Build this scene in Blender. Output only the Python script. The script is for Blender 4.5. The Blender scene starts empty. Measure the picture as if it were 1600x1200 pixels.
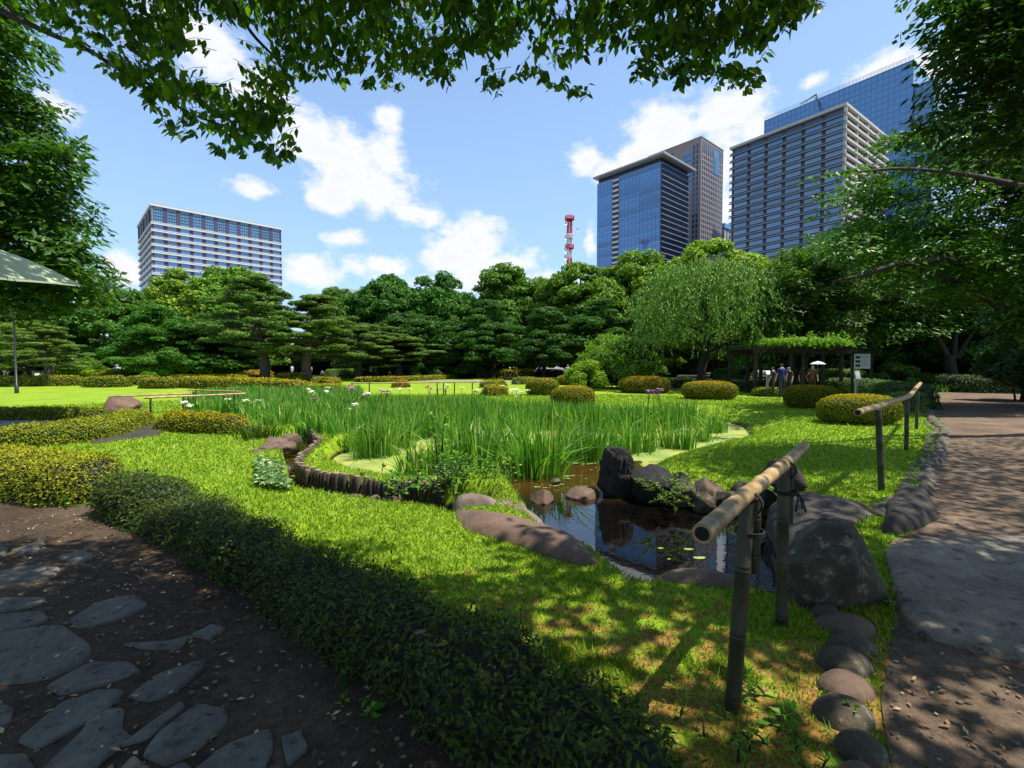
import bpy, math, random
import numpy as np
from math import radians as R, sin, cos, tan, pi
sc = bpy.context.scene
COL = sc.collection
rng = np.random.default_rng(11)
random.seed(5)

# ---------------------------------------------------------------- camera, sky, sun, exposure
EYE_Z = 1.55
FPX, CX, CY = 740.0, 800.0, 600.0
PITCH = math.atan(28 / FPX)
cam_d = bpy.data.cameras.new('camera'); cam = bpy.data.objects.new('camera', cam_d); COL.objects.link(cam)
cam_d.sensor_width = 36; cam_d.lens = FPX / 1600 * 36; cam_d.clip_start = .05; cam_d.clip_end = 12000
cam.location = (0, 0, EYE_Z); cam.rotation_euler = (pi / 2 - PITCH, 0, 0)
sc.camera = cam
sc.view_settings.view_transform = 'Standard'; sc.view_settings.look = 'None'
sc.view_settings.gamma = 1; sc.view_settings.use_curve_mapping = False
sc.view_settings.exposure = 0.75
sc.cycles.max_bounces = 7; sc.cycles.transmission_bounces = 4; sc.cycles.diffuse_bounces = 3; sc.cycles.glossy_bounces = 3
sc.cycles.caustics_reflective = False; sc.cycles.caustics_refractive = False
try:
    sc.cycles.use_denoising = True
except Exception: pass

SUN_EL = 66.0
SDIR = np.array([.97, -.12, 0.]); SDIR /= np.linalg.norm(SDIR)
sund = SDIR * cos(R(SUN_EL)); sund[2] = sin(R(SUN_EL))
ld = bpy.data.lights.new('sun', 'SUN'); ld.energy = 5.0; ld.angle = R(.53); ld.color = (1, .95, .86)
sun = bpy.data.objects.new('sun', ld); COL.objects.link(sun); sun.location = (30, 10, 60)
sun.rotation_euler = (R(90 - SUN_EL), 0, math.atan2(SDIR[1], SDIR[0]) + pi / 2)

def pdir(px, py):
    d = np.array([(px - CX) / FPX, 1., -(py - CY) / FPX])
    c, s = cos(PITCH), sin(PITCH)
    return np.array([d[0], d[1] * c + d[2] * s, -d[1] * s + d[2] * c])
def G(px, py, z=0.):
    d = pdir(px, py); t = (z - EYE_Z) / d[2]
    return np.array([d[0] * t, d[1] * t])
def P(px, py, Y):
    d = pdir(px, py); t = Y / d[1]
    return np.array([d[0] * t, Y, EYE_Z + d[2] * t])
def GP(L, z=0.): return [tuple(G(a, b, z)) for a, b in L]

w = bpy.data.worlds.new('World'); sc.world = w; w.use_nodes = True
nt = w.node_tree; N = nt.nodes; LK = nt.links; N.clear()
def wn(t, **k):
    n = N.new(t)
    for a, b in k.items(): setattr(n, a, b)
    return n
sky = wn('ShaderNodeTexSky', sky_type='NISHITA', sun_disc=False, sun_elevation=R(SUN_EL),
         sun_rotation=math.atan2(SDIR[0], SDIR[1]), altitude=30, air_density=1.0, dust_density=.6, ozone_density=2.2)
tc = wn('ShaderNodeTexCoord')
CLOUDS = [(545,255,85,72),(600,290,62,42),(640,333,45,18),(478,215,55,52),(410,150,60,55),(520,310,40,25),(600,183,30,24),(396,296,42,17),(300,60,90,55),
 (745,378,50,36),(700,405,65,30),(800,415,55,22),(600,412,70,22),(490,428,50,30),(535,372,45,16),(190,425,30,32),(85,172,36,30),(170,470,60,30),
 (914,250,32,30),(950,272,32,26),(1050,192,72,52),(1130,180,85,52),(1195,195,45,40),(1000,245,45,30),(1268,126,26,18),(1385,112,70,24),(1475,105,60,34),
 (1120,300,32,70),(922,372,16,40),(1080,250,60,40),(20,345,40,30),(1560,260,80,60),(780,440,160,25),(370,440,80,20)]
acc = None
for (cx, cy, rx, ry) in CLOUDS:
    d = pdir(cx, cy); dn = d / np.linalg.norm(d)
    r = rx / FPX / np.linalg.norm(d)          # angular half-width
    asp = rx / ry
    sub = wn('ShaderNodeVectorMath', operation='SUBTRACT'); LK.new(tc.outputs['Generated'], sub.inputs[0]); sub.inputs[1].default_value = dn
    mul = wn('ShaderNodeVectorMath', operation='MULTIPLY'); LK.new(sub.outputs[0], mul.inputs[0]); mul.inputs[1].default_value = (1 / r, 1 / r, asp / r)
    ln = wn('ShaderNodeVectorMath', operation='LENGTH'); LK.new(mul.outputs[0], ln.inputs[0])
    m = wn('ShaderNodeMapRange'); LK.new(ln.outputs['Value'], m.inputs['Value'])
    m.inputs['From Min'].default_value = 0.0; m.inputs['From Max'].default_value = 1.75; m.inputs['To Min'].default_value = 1.; m.inputs['To Max'].default_value = 0.
    if acc is None: acc = m.outputs[0]
    else:
        mx = wn('ShaderNodeMath', operation='MAXIMUM'); LK.new(acc, mx.inputs[0]); LK.new(m.outputs[0], mx.inputs[1]); acc = mx.outputs[0]
mp = wn('ShaderNodeMapping'); mp.inputs['Scale'].default_value = (1, 1, 1.6); LK.new(tc.outputs['Generated'], mp.inputs[0])
nz = wn('ShaderNodeTexNoise'); nz.inputs['Scale'].default_value = 11; nz.inputs['Detail'].default_value = 7; nz.inputs['Roughness'].default_value = .62; LK.new(mp.outputs[0], nz.inputs['Vector'])
# wide noise: clouds carry on outside the frame too
nz2 = wn('ShaderNodeTexNoise'); nz2.inputs['Scale'].default_value = 3.2; nz2.inputs['Detail'].default_value = 3; LK.new(mp.outputs[0], nz2.inputs['Vector'])
sep = wn('ShaderNodeSeparateXYZ'); LK.new(tc.outputs['Generated'], sep.inputs[0])
beh = wn('ShaderNodeMapRange'); LK.new(sep.outputs['Y'], beh.inputs['Value'])
beh.inputs['From Min'].default_value = .45; beh.inputs['From Max'].default_value = .1; beh.inputs['To Min'].default_value = 0; beh.inputs['To Max'].default_value = 1
g1 = wn('ShaderNodeMapRange'); LK.new(nz2.outputs['Fac'], g1.inputs['Value']); g1.inputs['From Min'].default_value = .48; g1.inputs['From Max'].default_value = .75
g2 = wn('ShaderNodeMath', operation='MULTIPLY'); LK.new(g1.outputs[0], g2.inputs[0]); LK.new(beh.outputs[0], g2.inputs[1])
mx = wn('ShaderNodeMath', operation='MAXIMUM'); LK.new(acc, mx.inputs[0]); LK.new(g2.outputs[0], mx.inputs[1])
sm = wn('ShaderNodeMath', operation='MULTIPLY_ADD'); LK.new(nz.outputs['Fac'], sm.inputs[0]); sm.inputs[1].default_value = 1.75; LK.new(mx.outputs[0], sm.inputs[2])
den = wn('ShaderNodeMapRange', interpolation_type='SMOOTHSTEP'); LK.new(sm.outputs[0], den.inputs['Value'])
den.inputs['From Min'].default_value = 1.25; den.inputs['From Max'].default_value = 1.68
# denser parts a little greyer, edges bright
shd = wn('ShaderNodeMapRange'); LK.new(sm.outputs[0], shd.inputs['Value']); shd.inputs['From Min'].default_value = 1.4; shd.inputs['From Max'].default_value = 2.1
ccol = wn('ShaderNodeMixRGB'); LK.new(shd.outputs[0], ccol.inputs[0]); ccol.inputs[1].default_value = (.60, .62, .70, 1); ccol.inputs[2].default_value = (.55, .545, .57, 1)
# thin veil of haze near the horizon
veil = wn('ShaderNodeMapRange'); LK.new(sep.outputs['Z'], veil.inputs['Value']); veil.inputs['From Min'].default_value = .75; veil.inputs['From Max'].default_value = .0
veil.inputs['To Min'].default_value = .05; veil.inputs['To Max'].default_value = .75
bgs = wn('ShaderNodeBackground'); LK.new(sky.outputs[0], bgs.inputs[0]); bgs.inputs[1].default_value = .14
bgv = wn('ShaderNodeBackground'); bgv.inputs[0].default_value = (.34, .54, .86, 1); bgv.inputs[1].default_value = .80
bgc = wn('ShaderNodeBackground'); LK.new(ccol.outputs[0], bgc.inputs[0]); bgc.inputs[1].default_value = 1.0
m1 = wn('ShaderNodeMixShader'); LK.new(veil.outputs[0], m1.inputs[0]); LK.new(bgs.outputs[0], m1.inputs[1]); LK.new(bgv.outputs[0], m1.inputs[2])
m2 = wn('ShaderNodeMixShader'); LK.new(den.outputs[0], m2.inputs[0]); LK.new(m1.outputs[0], m2.inputs[1]); LK.new(bgc.outputs[0], m2.inputs[2])
wo = wn('ShaderNodeOutputWorld'); LK.new(m2.outputs[0], wo.inputs[0])

# ---------------------------------------------------------------- helpers
def hash3(i, j, k):
    h = (i * 374761393 + j * 668265263 + k * 2147483647 ^ 0x5bd1e995).astype(np.int64)
    h = (h ^ (h >> 13)) * 1274126177
    h = h & 0x7fffffff
    return (h ^ (h >> 16)) / float(0x7fffffff)
def vnoise(p):
    p = np.asarray(p, float); i = np.floor(p).astype(np.int64); f = p - i; f = f * f * (3 - 2 * f)
    out = 0
    for a in (0, 1):
        for b in (0, 1):
            for c in (0, 1):
                wt = (f[:, 0] if a else 1 - f[:, 0]) * (f[:, 1] if b else 1 - f[:, 1]) * (f[:, 2] if c else 1 - f[:, 2])
                out = out + wt * hash3(i[:, 0] + a, i[:, 1] + b, i[:, 2] + c)
    return out * 2 - 1
def fbm(p, s=1., o=4, g=.5):
    p = np.asarray(p, float) * s; a = 1.; t = 0; n = 0
    for k in range(o):
        t = t + a * vnoise(p + k * 17.3); n += a; a *= g; p = p * 2.03
    return t / n
def unit(v):
    v = np.asarray(v, float); return v / np.maximum(np.linalg.norm(v, axis=-1, keepdims=True), 1e-9)

class MB:
    """collects geometry for one mesh"""
    def __init__(s): s.V = []; s.F = []; s.n = 0; s.rn = []
    def add(s, V, F, m=0, rnd=None, smooth=False):
        V = np.asarray(V, float).reshape(-1, 3); F = np.asarray(F, np.int64)
        s.V.append(V); s.F.append((F + s.n, m, smooth)); s.n += len(V)
        s.rn.append(np.full(len(V), .5) if rnd is None else np.broadcast_to(rnd, (len(V),)).astype(float))
        return s
    def mesh(s, name, mats):
        V = np.concatenate(s.V); me = bpy.data.meshes.new(name)
        me.vertices.add(len(V)); me.vertices.foreach_set('co', V.astype(np.float32).ravel())
        li = np.concatenate([f.ravel() for f, _, _ in s.F])
        tot = np.concatenate([np.full(len(f), f.shape[1]) for f, _, _ in s.F])
        mi = np.concatenate([np.full(len(f), m) for f, m, _ in s.F])
        sh = np.concatenate([np.full(len(f), q) for f, _, q in s.F])
        st = np.concatenate([[0], np.cumsum(tot)[:-1]])
        me.loops.add(len(li)); me.loops.foreach_set('vertex_index', li.astype(np.int32))
        me.polygons.add(len(tot)); me.polygons.foreach_set('loop_start', st.astype(np.int32))
        try: me.polygons.foreach_set('loop_total', tot.astype(np.int32))
        except Exception: pass
        me.polygons.foreach_set('material_index', mi.astype(np.int32))
        me.polygons.foreach_set('use_smooth', sh.astype(bool))
        a = me.attributes.new('rnd', 'FLOAT', 'POINT'); a.data.foreach_set('value', np.concatenate(s.rn).astype(np.float32))
        me.update(calc_edges=True); me.validate()
        for m in (mats if isinstance(mats, (list, tuple)) else [mats]): me.materials.append(m)
        return me
    def obj(s, name, mats, parent=None, loc=None):
        return link(s.mesh(name, mats), name, parent, loc)
def link(me, name, parent=None, loc=None):
    o = bpy.data.objects.new(name, me); COL.objects.link(o)
    if parent: o.parent = parent
    if loc is not None: o.location = loc
    return o
def tag(o, label=None, cat=None, group=None, kind=None):
    if label: o['label'] = label
    if cat: o['category'] = cat
    if group: o['group'] = group
    if kind: o['kind'] = kind
    return o
def empty(name, loc=(0, 0, 0), rz=0., label=None, cat=None, group=None):
    o = bpy.data.objects.new(name, None); COL.objects.link(o); o.location = loc; o.rotation_euler = (0, 0, rz); o.empty_display_size = .1
    return tag(o, label, cat, group)
def copy_tree(o, parent=None):
    c = o.copy(); COL.objects.link(c)
    if parent: c.parent = parent
    for ch in list(o.children): copy_tree(ch, c)
    return c

BOXF = np.array([[0, 3, 2, 1], [4, 5, 6, 7], [0, 1, 5, 4], [1, 2, 6, 5], [2, 3, 7, 6], [3, 0, 4, 7]])
def box(mb, a, b, m=0, rnd=None):
    (x0, y0, z0), (x1, y1, z1) = a, b
    V = [(x0, y0, z0), (x1, y0, z0), (x1, y1, z0), (x0, y1, z0), (x0, y0, z1), (x1, y0, z1), (x1, y1, z1), (x0, y1, z1)]
    mb.add(V, BOXF, m, rnd); return mb
def tube(mb, pts, rad, n=8, m=0, cap=True, rnd=None, smooth=True):
    pts = np.asarray(pts, float); k = len(pts); rad = np.broadcast_to(rad, (k,)).astype(float)
    T = unit(np.gradient(pts, axis=0)); up = np.array([0, 0, 1.]) if abs(T[0][2]) < .9 else np.array([1., 0, 0])
    V = []
    for i in range(k):
        a = unit(np.cross(T[i], up)); b = np.cross(a, T[i])
        th = np.linspace(0, 2 * pi, n, endpoint=False)
        V.append(pts[i] + rad[i] * (np.cos(th)[:, None] * a + np.sin(th)[:, None] * b))
    V = np.concatenate(V); F = []
    for i in range(k - 1):
        for j in range(n): F.append((i * n + j, i * n + (j + 1) % n, (i + 1) * n + (j + 1) % n, (i + 1) * n + j))
    mb.add(V, F, m, rnd, smooth)
    if cap:
        for i, q in ((0, 0), (k - 1, 1)):
            ring = V[i * n:(i + 1) * n]; c = pts[i]
            f = [(j, (j + 1) % n, n) if q else ((j + 1) % n, j, n) for j in range(n)]
            mb.add(np.vstack([ring, c]), f, m, rnd)
    return mb
def ico(sub):
    import bmesh
    bm = bmesh.new(); bmesh.ops.create_icosphere(bm, subdivisions=sub, radius=1)
    V = np.array([v.co[:] for v in bm.verts]); F = np.array([[v.index for v in f.verts] for f in bm.faces]); bm.free()
    return V, F
ICO = {k: ico(k) for k in (1, 2, 3, 4, 5)}

def leaf_quads(mb, Pt, D, U, L, W, m=0, rnd=None, fold=.12):
    """two-triangle folded leaves; Pt base points, D long direction, U normal"""
    n = len(Pt); D = unit(D); S = unit(np.cross(D, U)); U = np.cross(S, D)
    L = np.broadcast_to(L, (n,))[:, None]; W = np.broadcast_to(W, (n,))[:, None]
    V = np.stack([Pt, Pt + D * L * .45 + S * W * .5 + U * W * fold, Pt + D * L, Pt + D * L * .45 - S * W * .5 + U * W * fold], 1)
    i = np.arange(n)[:, None] * 4
    F = np.concatenate([i + [0, 1, 2], i + [0, 2, 3]], 0)
    r = rng.random(n) if rnd is None else np.broadcast_to(rnd, (n,))
    mb.add(V.reshape(-1, 3), F, m, np.repeat(r, 4))
def rand_dirs(n):
    v = rng.normal(size=(n, 3)); return unit(v)
def cards(mb, Pt, Nn, L, W, jit=.5, m=0, rnd=None, droop=0.):
    n = len(Pt); U = unit(Nn + rand_dirs(n) * jit); D = np.cross(U, rand_dirs(n)); D[:, 2] -= droop
    leaf_quads(mb, Pt - unit(D) * np.broadcast_to(L, (n,))[:, None] * .5, D, U, L, W, m, rnd)

# ---------------------------------------------------------------- materials
def newmat(name):
    m = bpy.data.materials.new(name); m.use_nodes = True; nt = m.node_tree; b = nt.nodes['Principled BSDF']
    return m, nt, b
def ramp(nt, fac, stops):
    r = nt.nodes.new('ShaderNodeValToRGB'); e = r.color_ramp.elements
    while len(e) < len(stops): e.new(.5)
    for k, (p, c) in enumerate(stops): e[k].position = p; e[k].color = (*c, 1)
    nt.links.new(fac, r.inputs[0]); return r.outputs[0]
def noise(nt, scale, detail=4, rough=.55, vec=None, coord='Object', stretch=None):
    n = nt.nodes.new('ShaderNodeTexNoise'); n.inputs['Scale'].default_value = scale; n.inputs['Detail'].default_value = detail; n.inputs['Roughness'].default_value = rough
    if vec is None:
        t = nt.nodes.new('ShaderNodeTexCoord'); vec = t.outputs[coord]
        if stretch:
            mp = nt.nodes.new('ShaderNodeMapping'); mp.inputs['Scale'].default_value = stretch; nt.links.new(vec, mp.inputs[0]); vec = mp.outputs[0]
    nt.links.new(vec, n.inputs['Vector']); return n.outputs['Fac']
def bump(nt, b, h, s=.3, d=.02, prev=None):
    n = nt.nodes.new('ShaderNodeBump'); n.inputs['Strength'].default_value = s; n.inputs['Distance'].default_value = d
    nt.links.new(h, n.inputs['Height'])
    if prev: nt.links.new(prev, n.inputs['Normal'])
    nt.links.new(n.outputs[0], b.inputs['Normal']); return n.outputs[0]
def mixc(nt, f, a, b, mode='MIX'):
    n = nt.nodes.new('ShaderNodeMixRGB'); n.blend_type = mode
    for k, v in ((0, f), (1, a), (2, b)):
        if isinstance(v, (int, float)): n.inputs[k].default_value = v
        elif isinstance(v, tuple): n.inputs[k].default_value = (*v, 1)
        else: nt.links.new(v, n.inputs[k])
    return n.outputs[0]
def mat_stone(name, c1, c2, c3=None, scale=3., rough=.85, bs=.5, bd=.03, fine=30., spots=None):
    m, nt, b = newmat(name)
    n1 = noise(nt, scale, 8, .62); st = [(.32, c1), (.62, c2)] + ([(.8, c3)] if c3 else [])
    c = ramp(nt, n1, st)
    if spots:
        n3 = noise(nt, fine * .4, 5, .7); r = nt.nodes.new('ShaderNodeMapRange'); r.inputs['From Min'].default_value = .56; r.inputs['From Max'].default_value = .66; nt.links.new(n3, r.inputs[0])
        c = mixc(nt, r.outputs[0], c, spots)
    n2 = noise(nt, fine, 6, .65)
    c = mixc(nt, .55, c, ramp(nt, n2, [(.3, (.55, .55, .55)), (.7, (1.25, 1.25, 1.25))]), 'MULTIPLY')
    nt.links.new(c, b.inputs['Base Color']); b.inputs['Roughness'].default_value = rough
    p = bump(nt, b, n1, bs, bd * 2); p = bump(nt, b, n2, bs, bd * .4, p); bump(nt, b, noise(nt, fine * 3, 4, .7), bs * .6, bd * .12, p)
    return m
def mat_flat(name, c, rough=.6, var=.0, vs=4., metal=0., bs=0, coat=0):
    m, nt, b = newmat(name)
    if var:
        n = noise(nt, vs, 5); col = mixc(nt, 1., tuple(c), ramp(nt, n, [(.3, (1 - var,) * 3), (.7, (1 + var,) * 3)]), 'MULTIPLY')
        nt.links.new(col, b.inputs['Base Color'])
        if bs: bump(nt, b, n, bs, .01)
    else: b.inputs['Base Color'].default_value = (*c, 1)
    b.inputs['Roughness'].default_value = rough; b.inputs['Metallic'].default_value = metal
    return m
def mat_leaf(name, c1, c2, c3=None, trans=.3, rough=.55, lump=.0, lumpscale=.5, spec=.2):
    """leaf colour varies leaf by leaf (rnd) and with the plant (object colour)"""
    m, nt, b = newmat(name)
    a = nt.nodes.new('ShaderNodeAttribute'); a.attribute_name = 'rnd'
    c = ramp(nt, a.outputs['Fac'], [(0., c1), (.7, c2)] + ([(.95, c3)] if c3 else []))
    if lump:
        n = noise(nt, lumpscale, 3); c = mixc(nt, 1., c, ramp(nt, n, [(.3, (1 - lump,) * 3), (.7, (1 + lump, 1 + lump, 1))]), 'MULTIPLY')
    oi = nt.nodes.new('ShaderNodeObjectInfo'); c = mixc(nt, 1., c, oi.outputs['Color'], 'MULTIPLY')
    nt.links.new(c, b.inputs['Base Color']); b.inputs['Roughness'].default_value = rough; b.inputs['Specular IOR Level'].default_value = spec
    if trans:
        t = nt.nodes.new('ShaderNodeBsdfTranslucent'); tcol = mixc(nt, 1., c, (1.5, 1.7, .5), 'MULTIPLY'); nt.links.new(tcol, t.inputs['Color'])
        mx = nt.nodes.new('ShaderNodeMixShader'); mx.inputs[0].default_value = trans
        out = nt.nodes['Material Output']; nt.links.new(b.outputs[0], mx.inputs[1]); nt.links.new(t.outputs[0], mx.inputs[2]); nt.links.new(mx.outputs[0], out.inputs[0])
    return m

M = {}
M['broad'] = mat_leaf('broadleaf', (.030, .080, .010), (.085, .175, .018), (.15, .25, .03), trans=.25)
M['camphor'] = mat_leaf('camphor_leaf', (.055, .115, .010), (.150, .235, .018), (.22, .31, .02), trans=.25)
M['dark'] = mat_leaf('dark_leaf', (.010, .030, .006), (.028, .066, .010), (.05, .10, .015), trans=.25)
M['maple'] = mat_leaf('maple_leaf', (.028, .080, .010), (.070, .165, .016), (.14, .26, .03), trans=.38, rough=.4)
M['pine'] = mat_leaf('pine_needles', (.045, .10, .014), (.11, .195, .024), (.17, .26, .04), trans=.1, rough=.6)
M['willow'] = mat_leaf('weeping_leaf', (.055, .10, .022), (.14, .21, .05), (.28, .34, .12), trans=.25)
M['bright'] = mat_leaf('bright_leaf', (.08, .16, .012), (.18, .29, .020), (.30, .40, .04), trans=.35)
M['azalea'] = mat_leaf('azalea_leaf', (.06, .09, .008), (.22, .26, .012), (.42, .32, .02), trans=.15, rough=.7, spec=.1)
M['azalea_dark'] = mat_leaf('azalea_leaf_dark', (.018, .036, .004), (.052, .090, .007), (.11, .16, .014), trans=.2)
M['clipped'] = mat_leaf('clipped_leaf', (.05, .075, .006), (.27, .27, .008), (.60, .28, .010), trans=.1, rough=.75, spec=.08)
M['hedge_green'] = mat_leaf('hedge_leaf_green', (.035, .080, .012), (.10, .18, .025), (.25, .32, .12), trans=.15)
M['iris'] = mat_leaf('iris_blade', (.03, .13, .012), (.13, .32, .03), (.40, .46, .10), trans=.3, rough=.4, spec=.35)
M['grass'] = mat_leaf('grass_blade', (.085, .17, .010), (.18, .30, .012), (.34, .38, .05), trans=.3, rough=.5)
M['weed'] = mat_leaf('weed_leaf', (.04, .12, .012), (.10, .24, .02), (.22, .36, .04), trans=.35)
M['overhead'] = mat_leaf('overhead_leaf', (.030, .080, .008), (.075, .165, .012), (.14, .27, .016), trans=.55, rough=.4)
M['vine'] = mat_leaf('wisteria_leaf', (.09, .20, .015), (.19, .36, .02), (.30, .48, .04), trans=.35)
M['ivy'] = mat_leaf('ivy_leaf', (.03, .08, .015), (.10, .20, .04), (.35, .42, .20), trans=.2)
M['twig'] = mat_flat('dark_twigs', (.012, .014, .006), .95, .4, 20)
M['bark'] = mat_stone('bark', (.010, .008, .006), (.026, .020, .015), scale=4, fine=25, bs=.8)
M['bark_pine'] = mat_stone('pine_bark', (.04, .030, .024), (.11, .082, .062), scale=5, fine=20, bs=.8)
M['mauve_petal'] = mat_leaf('petal_mauve', (.35, .16, .50), (.50, .28, .62), trans=.3)
M['white_petal'] = mat_leaf('petal_white', (.70, .66, .75), (.80, .80, .82), trans=.3)
M['pink_petal'] = mat_leaf('petal_pink', (.40, .10, .30), (.55, .25, .45), trans=.3)
M['red_petal'] = mat_flat('petal_red', (.6, .06, .02), .6)
M['rock_brown'] = mat_stone('brown_rock', (.070, .043, .027), (.145, .088, .056), (.21, .145, .10), scale=2.2, fine=28, bs=.45, bd=.03)
M['rock_pink'] = mat_stone('pinkish_rock', (.10, .07, .052), (.21, .145, .112), (.28, .21, .17), scale=3, fine=45, bs=.4, bd=.02)
M['rock_black'] = mat_stone('lava_rock', (.008, .007, .006), (.024, .020, .017), (.06, .046, .036), scale=5, fine=22, bs=1., bd=.10, rough=.75)
M['rock_grey'] = mat_stone('grey_rock', (.030, .023, .011), (.085, .066, .034), (.17, .14, .082), scale=3.2, fine=30, bs=.7, bd=.03, spots=(.20, .19, .15))
M['rock_dark'] = mat_stone('dark_rock', (.016, .012, .008), (.042, .032, .022), (.08, .06, .04), scale=2, fine=25, bs=.7, bd=.04)
M['slab'] = mat_stone('slab_stone', (.13, .102, .072), (.26, .215, .155), (.36, .30, .225), scale=3.0, fine=26, bs=1., bd=.05, spots=(.06, .05, .038))
M['flag'] = mat_stone('flagstone', (.060, .052, .040), (.125, .112, .090), (.20, .18, .145), scale=3.5, fine=30, bs=.9, bd=.02, spots=(.035, .03, .024))
M['kerb'] = mat_stone('kerb_stone', (.060, .050, .034), (.13, .112, .080), (.20, .175, .13), scale=4, fine=35, bs=.6)
M['log'] = mat_stone('log_wood', (.028, .019, .012), (.085, .058, .036), scale=6, fine=30, bs=.6)
M['logtop'] = mat_flat('log_cut', (.22, .16, .10), .8, .3, 30)
def mat_bamboo():
    m, nt, b = newmat('bamboo')
    n = noise(nt, 6, 6, .6, stretch=(1, 1, 1)); c = ramp(nt, n, [(.3, (.16, .10, .035)), (.5, (.38, .25, .10)), (.72, (.52, .38, .19))])
    n2 = noise(nt, 60, 4, .7); c = mixc(nt, .5, c, ramp(nt, n2, [(.35, (.5, .5, .5)), (.6, (1.1, 1.1, 1.1))]), 'MULTIPLY')
    nt.links.new(c, b.inputs['Base Color']); b.inputs['Roughness'].default_value = .42; bump(nt, b, n2, .2, .004); return m
M['bamboo'] = mat_bamboo()
M['bamboo_post'] = mat_stone('bamboo_post', (.016, .015, .006), (.042, .038, .014), (.075, .065, .028), scale=5, fine=40, rough=.5, bs=.3, bd=.006)
M['rope'] = mat_flat('black_rope', (.012, .010, .010), .9, .4, 120, bs=.5)
M['timber'] = mat_flat('dark_timber', (.025, .018, .014), .8, .4, 8)
# ---------------------------------------------------------------- terrain
WZ = -.40
NEAR_PX = [(1205,906),(1130,889),(1060,880),(1005,884),(968,862),(935,838),(900,826),(866,812),(850,802),(838,792),(826,768)]
LEFT_PX = [(795,752),(760,748),(720,752),(680,750),(640,745),(600,740),(550,732),(522,720),(511,706),(528,694),(556,688),(545,672),(540,655)]
POND_PX = [(600,641),(760,645),(950,650),(1080,653),(1128,658),(1162,667),(1172,680),(1150,693),(1100,701),(1045,716),(1010,735),(985,758),(1000,778),(1060,788),(1130,797),(1185,800),(1225,815),(1300,860),(1290,890),(1240,905)]
POND = np.array(GP(NEAR_PX, .05) + GP(LEFT_PX, -.17) + GP(POND_PX, WZ))
EPX = [(-900,772),(-300,764),(0,762),(80,776),(150,792),(200,800),(300,838),(400,893),(500,950),(600,1008),(700,1062),(800,1114),(900,1172),(985,1240)]
PAL_PX = [(470,668),(487,676),(500,688),(487,700),(470,713),(465,725),(480,737),(500,742),(525,746),(550,749),(575,753),(610,756),(650,759),(690,764)]
PAL = np.array(GP(PAL_PX, -.14))
LBANK = np.array(GP([(712,811),(682,802),(625,795),(575,788),(520,778),(475,770),(452,764),(447,748),(450,728),(448,712),(436,700),(440,685),(452,672)], -.1))
STREAM = np.concatenate([PAL, np.array(GP([(760,790), (800,800)], -.3)), LBANK])
def seg_dist(Q, poly, closed=True):
    d = np.full(len(Q), 1e9); n = len(poly)
    for i in range(n if closed else n - 1):
        a = poly[i]; b = poly[(i + 1) % n]; ab = b - a
        t = np.clip(((Q - a) @ ab) / max(ab @ ab, 1e-9), 0, 1)
        d = np.minimum(d, np.linalg.norm(Q - a - t[:, None] * ab, axis=1))
    return d
def inside(Q, poly):
    x, y = Q[:, 0], Q[:, 1]; c = np.zeros(len(Q), bool); n = len(poly); j = n - 1
    for i in range(n):
        xi, yi = poly[i]; xj, yj = poly[j]
        with np.errstate(divide='ignore', invalid='ignore'):
            k = ((yi > y) != (yj > y)) & (x < (xj - xi) * (y - yi) / (yj - yi) + xi)
        c ^= k; j = i
    return c
def sdf(Q, poly):
    d = seg_dist(Q, poly); return np.where(inside(Q, poly), -d, d)
STRIP = np.concatenate([PAL, np.array(GP([(690,756),(640,747),(600,742),(550,733),(518,722),(507,706),(524,692),(550,686),(535,668),(500,660)], -.2))])
def gz(X, Y):
    X = np.atleast_1d(np.asarray(X, float)); Y = np.atleast_1d(np.asarray(Y, float))
    Q = np.stack([X, Y], 1); h = .02 * fbm(np.stack([X, Y, X * 0], 1), .35, 3)
    h = h + np.clip((Y - 120) / 400, 0, 1) * -2.
    near = (Y > 1.5) & (Y < 30) & (np.abs(X) < 16)
    idx = np.where(near)[0]
    if len(idx):
        q = Q[idx]; hh = h[idx]
        sp = sdf(q, POND)
        right = np.clip((q[:, 0] - 1.6) / 1.2, 0, 1) * np.clip((q[:, 1] - 5.6) / 1.5, 0, 1)
        bw = .16 + 1.25 * right
        tt = np.clip(sp / bw, 0, 1); bank = WZ + (hh - WZ) * np.sin(tt * pi / 2) + .005 * fbm(np.c_[q, q[:, :1] * 0], 6, 2)
        hh = np.where(sp > 0, np.minimum(hh, bank), WZ - np.clip(-sp * 1.2, 0.01, .45))
        ins = inside(q, STRIP) & (sp > 0)
        hh = np.where(ins, np.minimum(hh, -.15 + .02 * fbm(np.c_[q, q[:, :1] * 0], 3, 2)), hh)
        ss = sdf(q, STREAM)
        hs = np.where(ss < 0, -.40 - np.clip(-ss * 1.0, 0, .25), -.40 + .5 * ss / .10)
        hh = np.where(ss < .10, np.minimum(hh, hs), hh)
        h[idx] = hh
    return h
def GG(px, py):
    p = G(px, py, 0.)
    for _ in range(4): p = G(px, py, float(gz(p[0], p[1])[0]))
    return np.array([p[0], p[1], float(gz(p[0], p[1])[0])])

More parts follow.
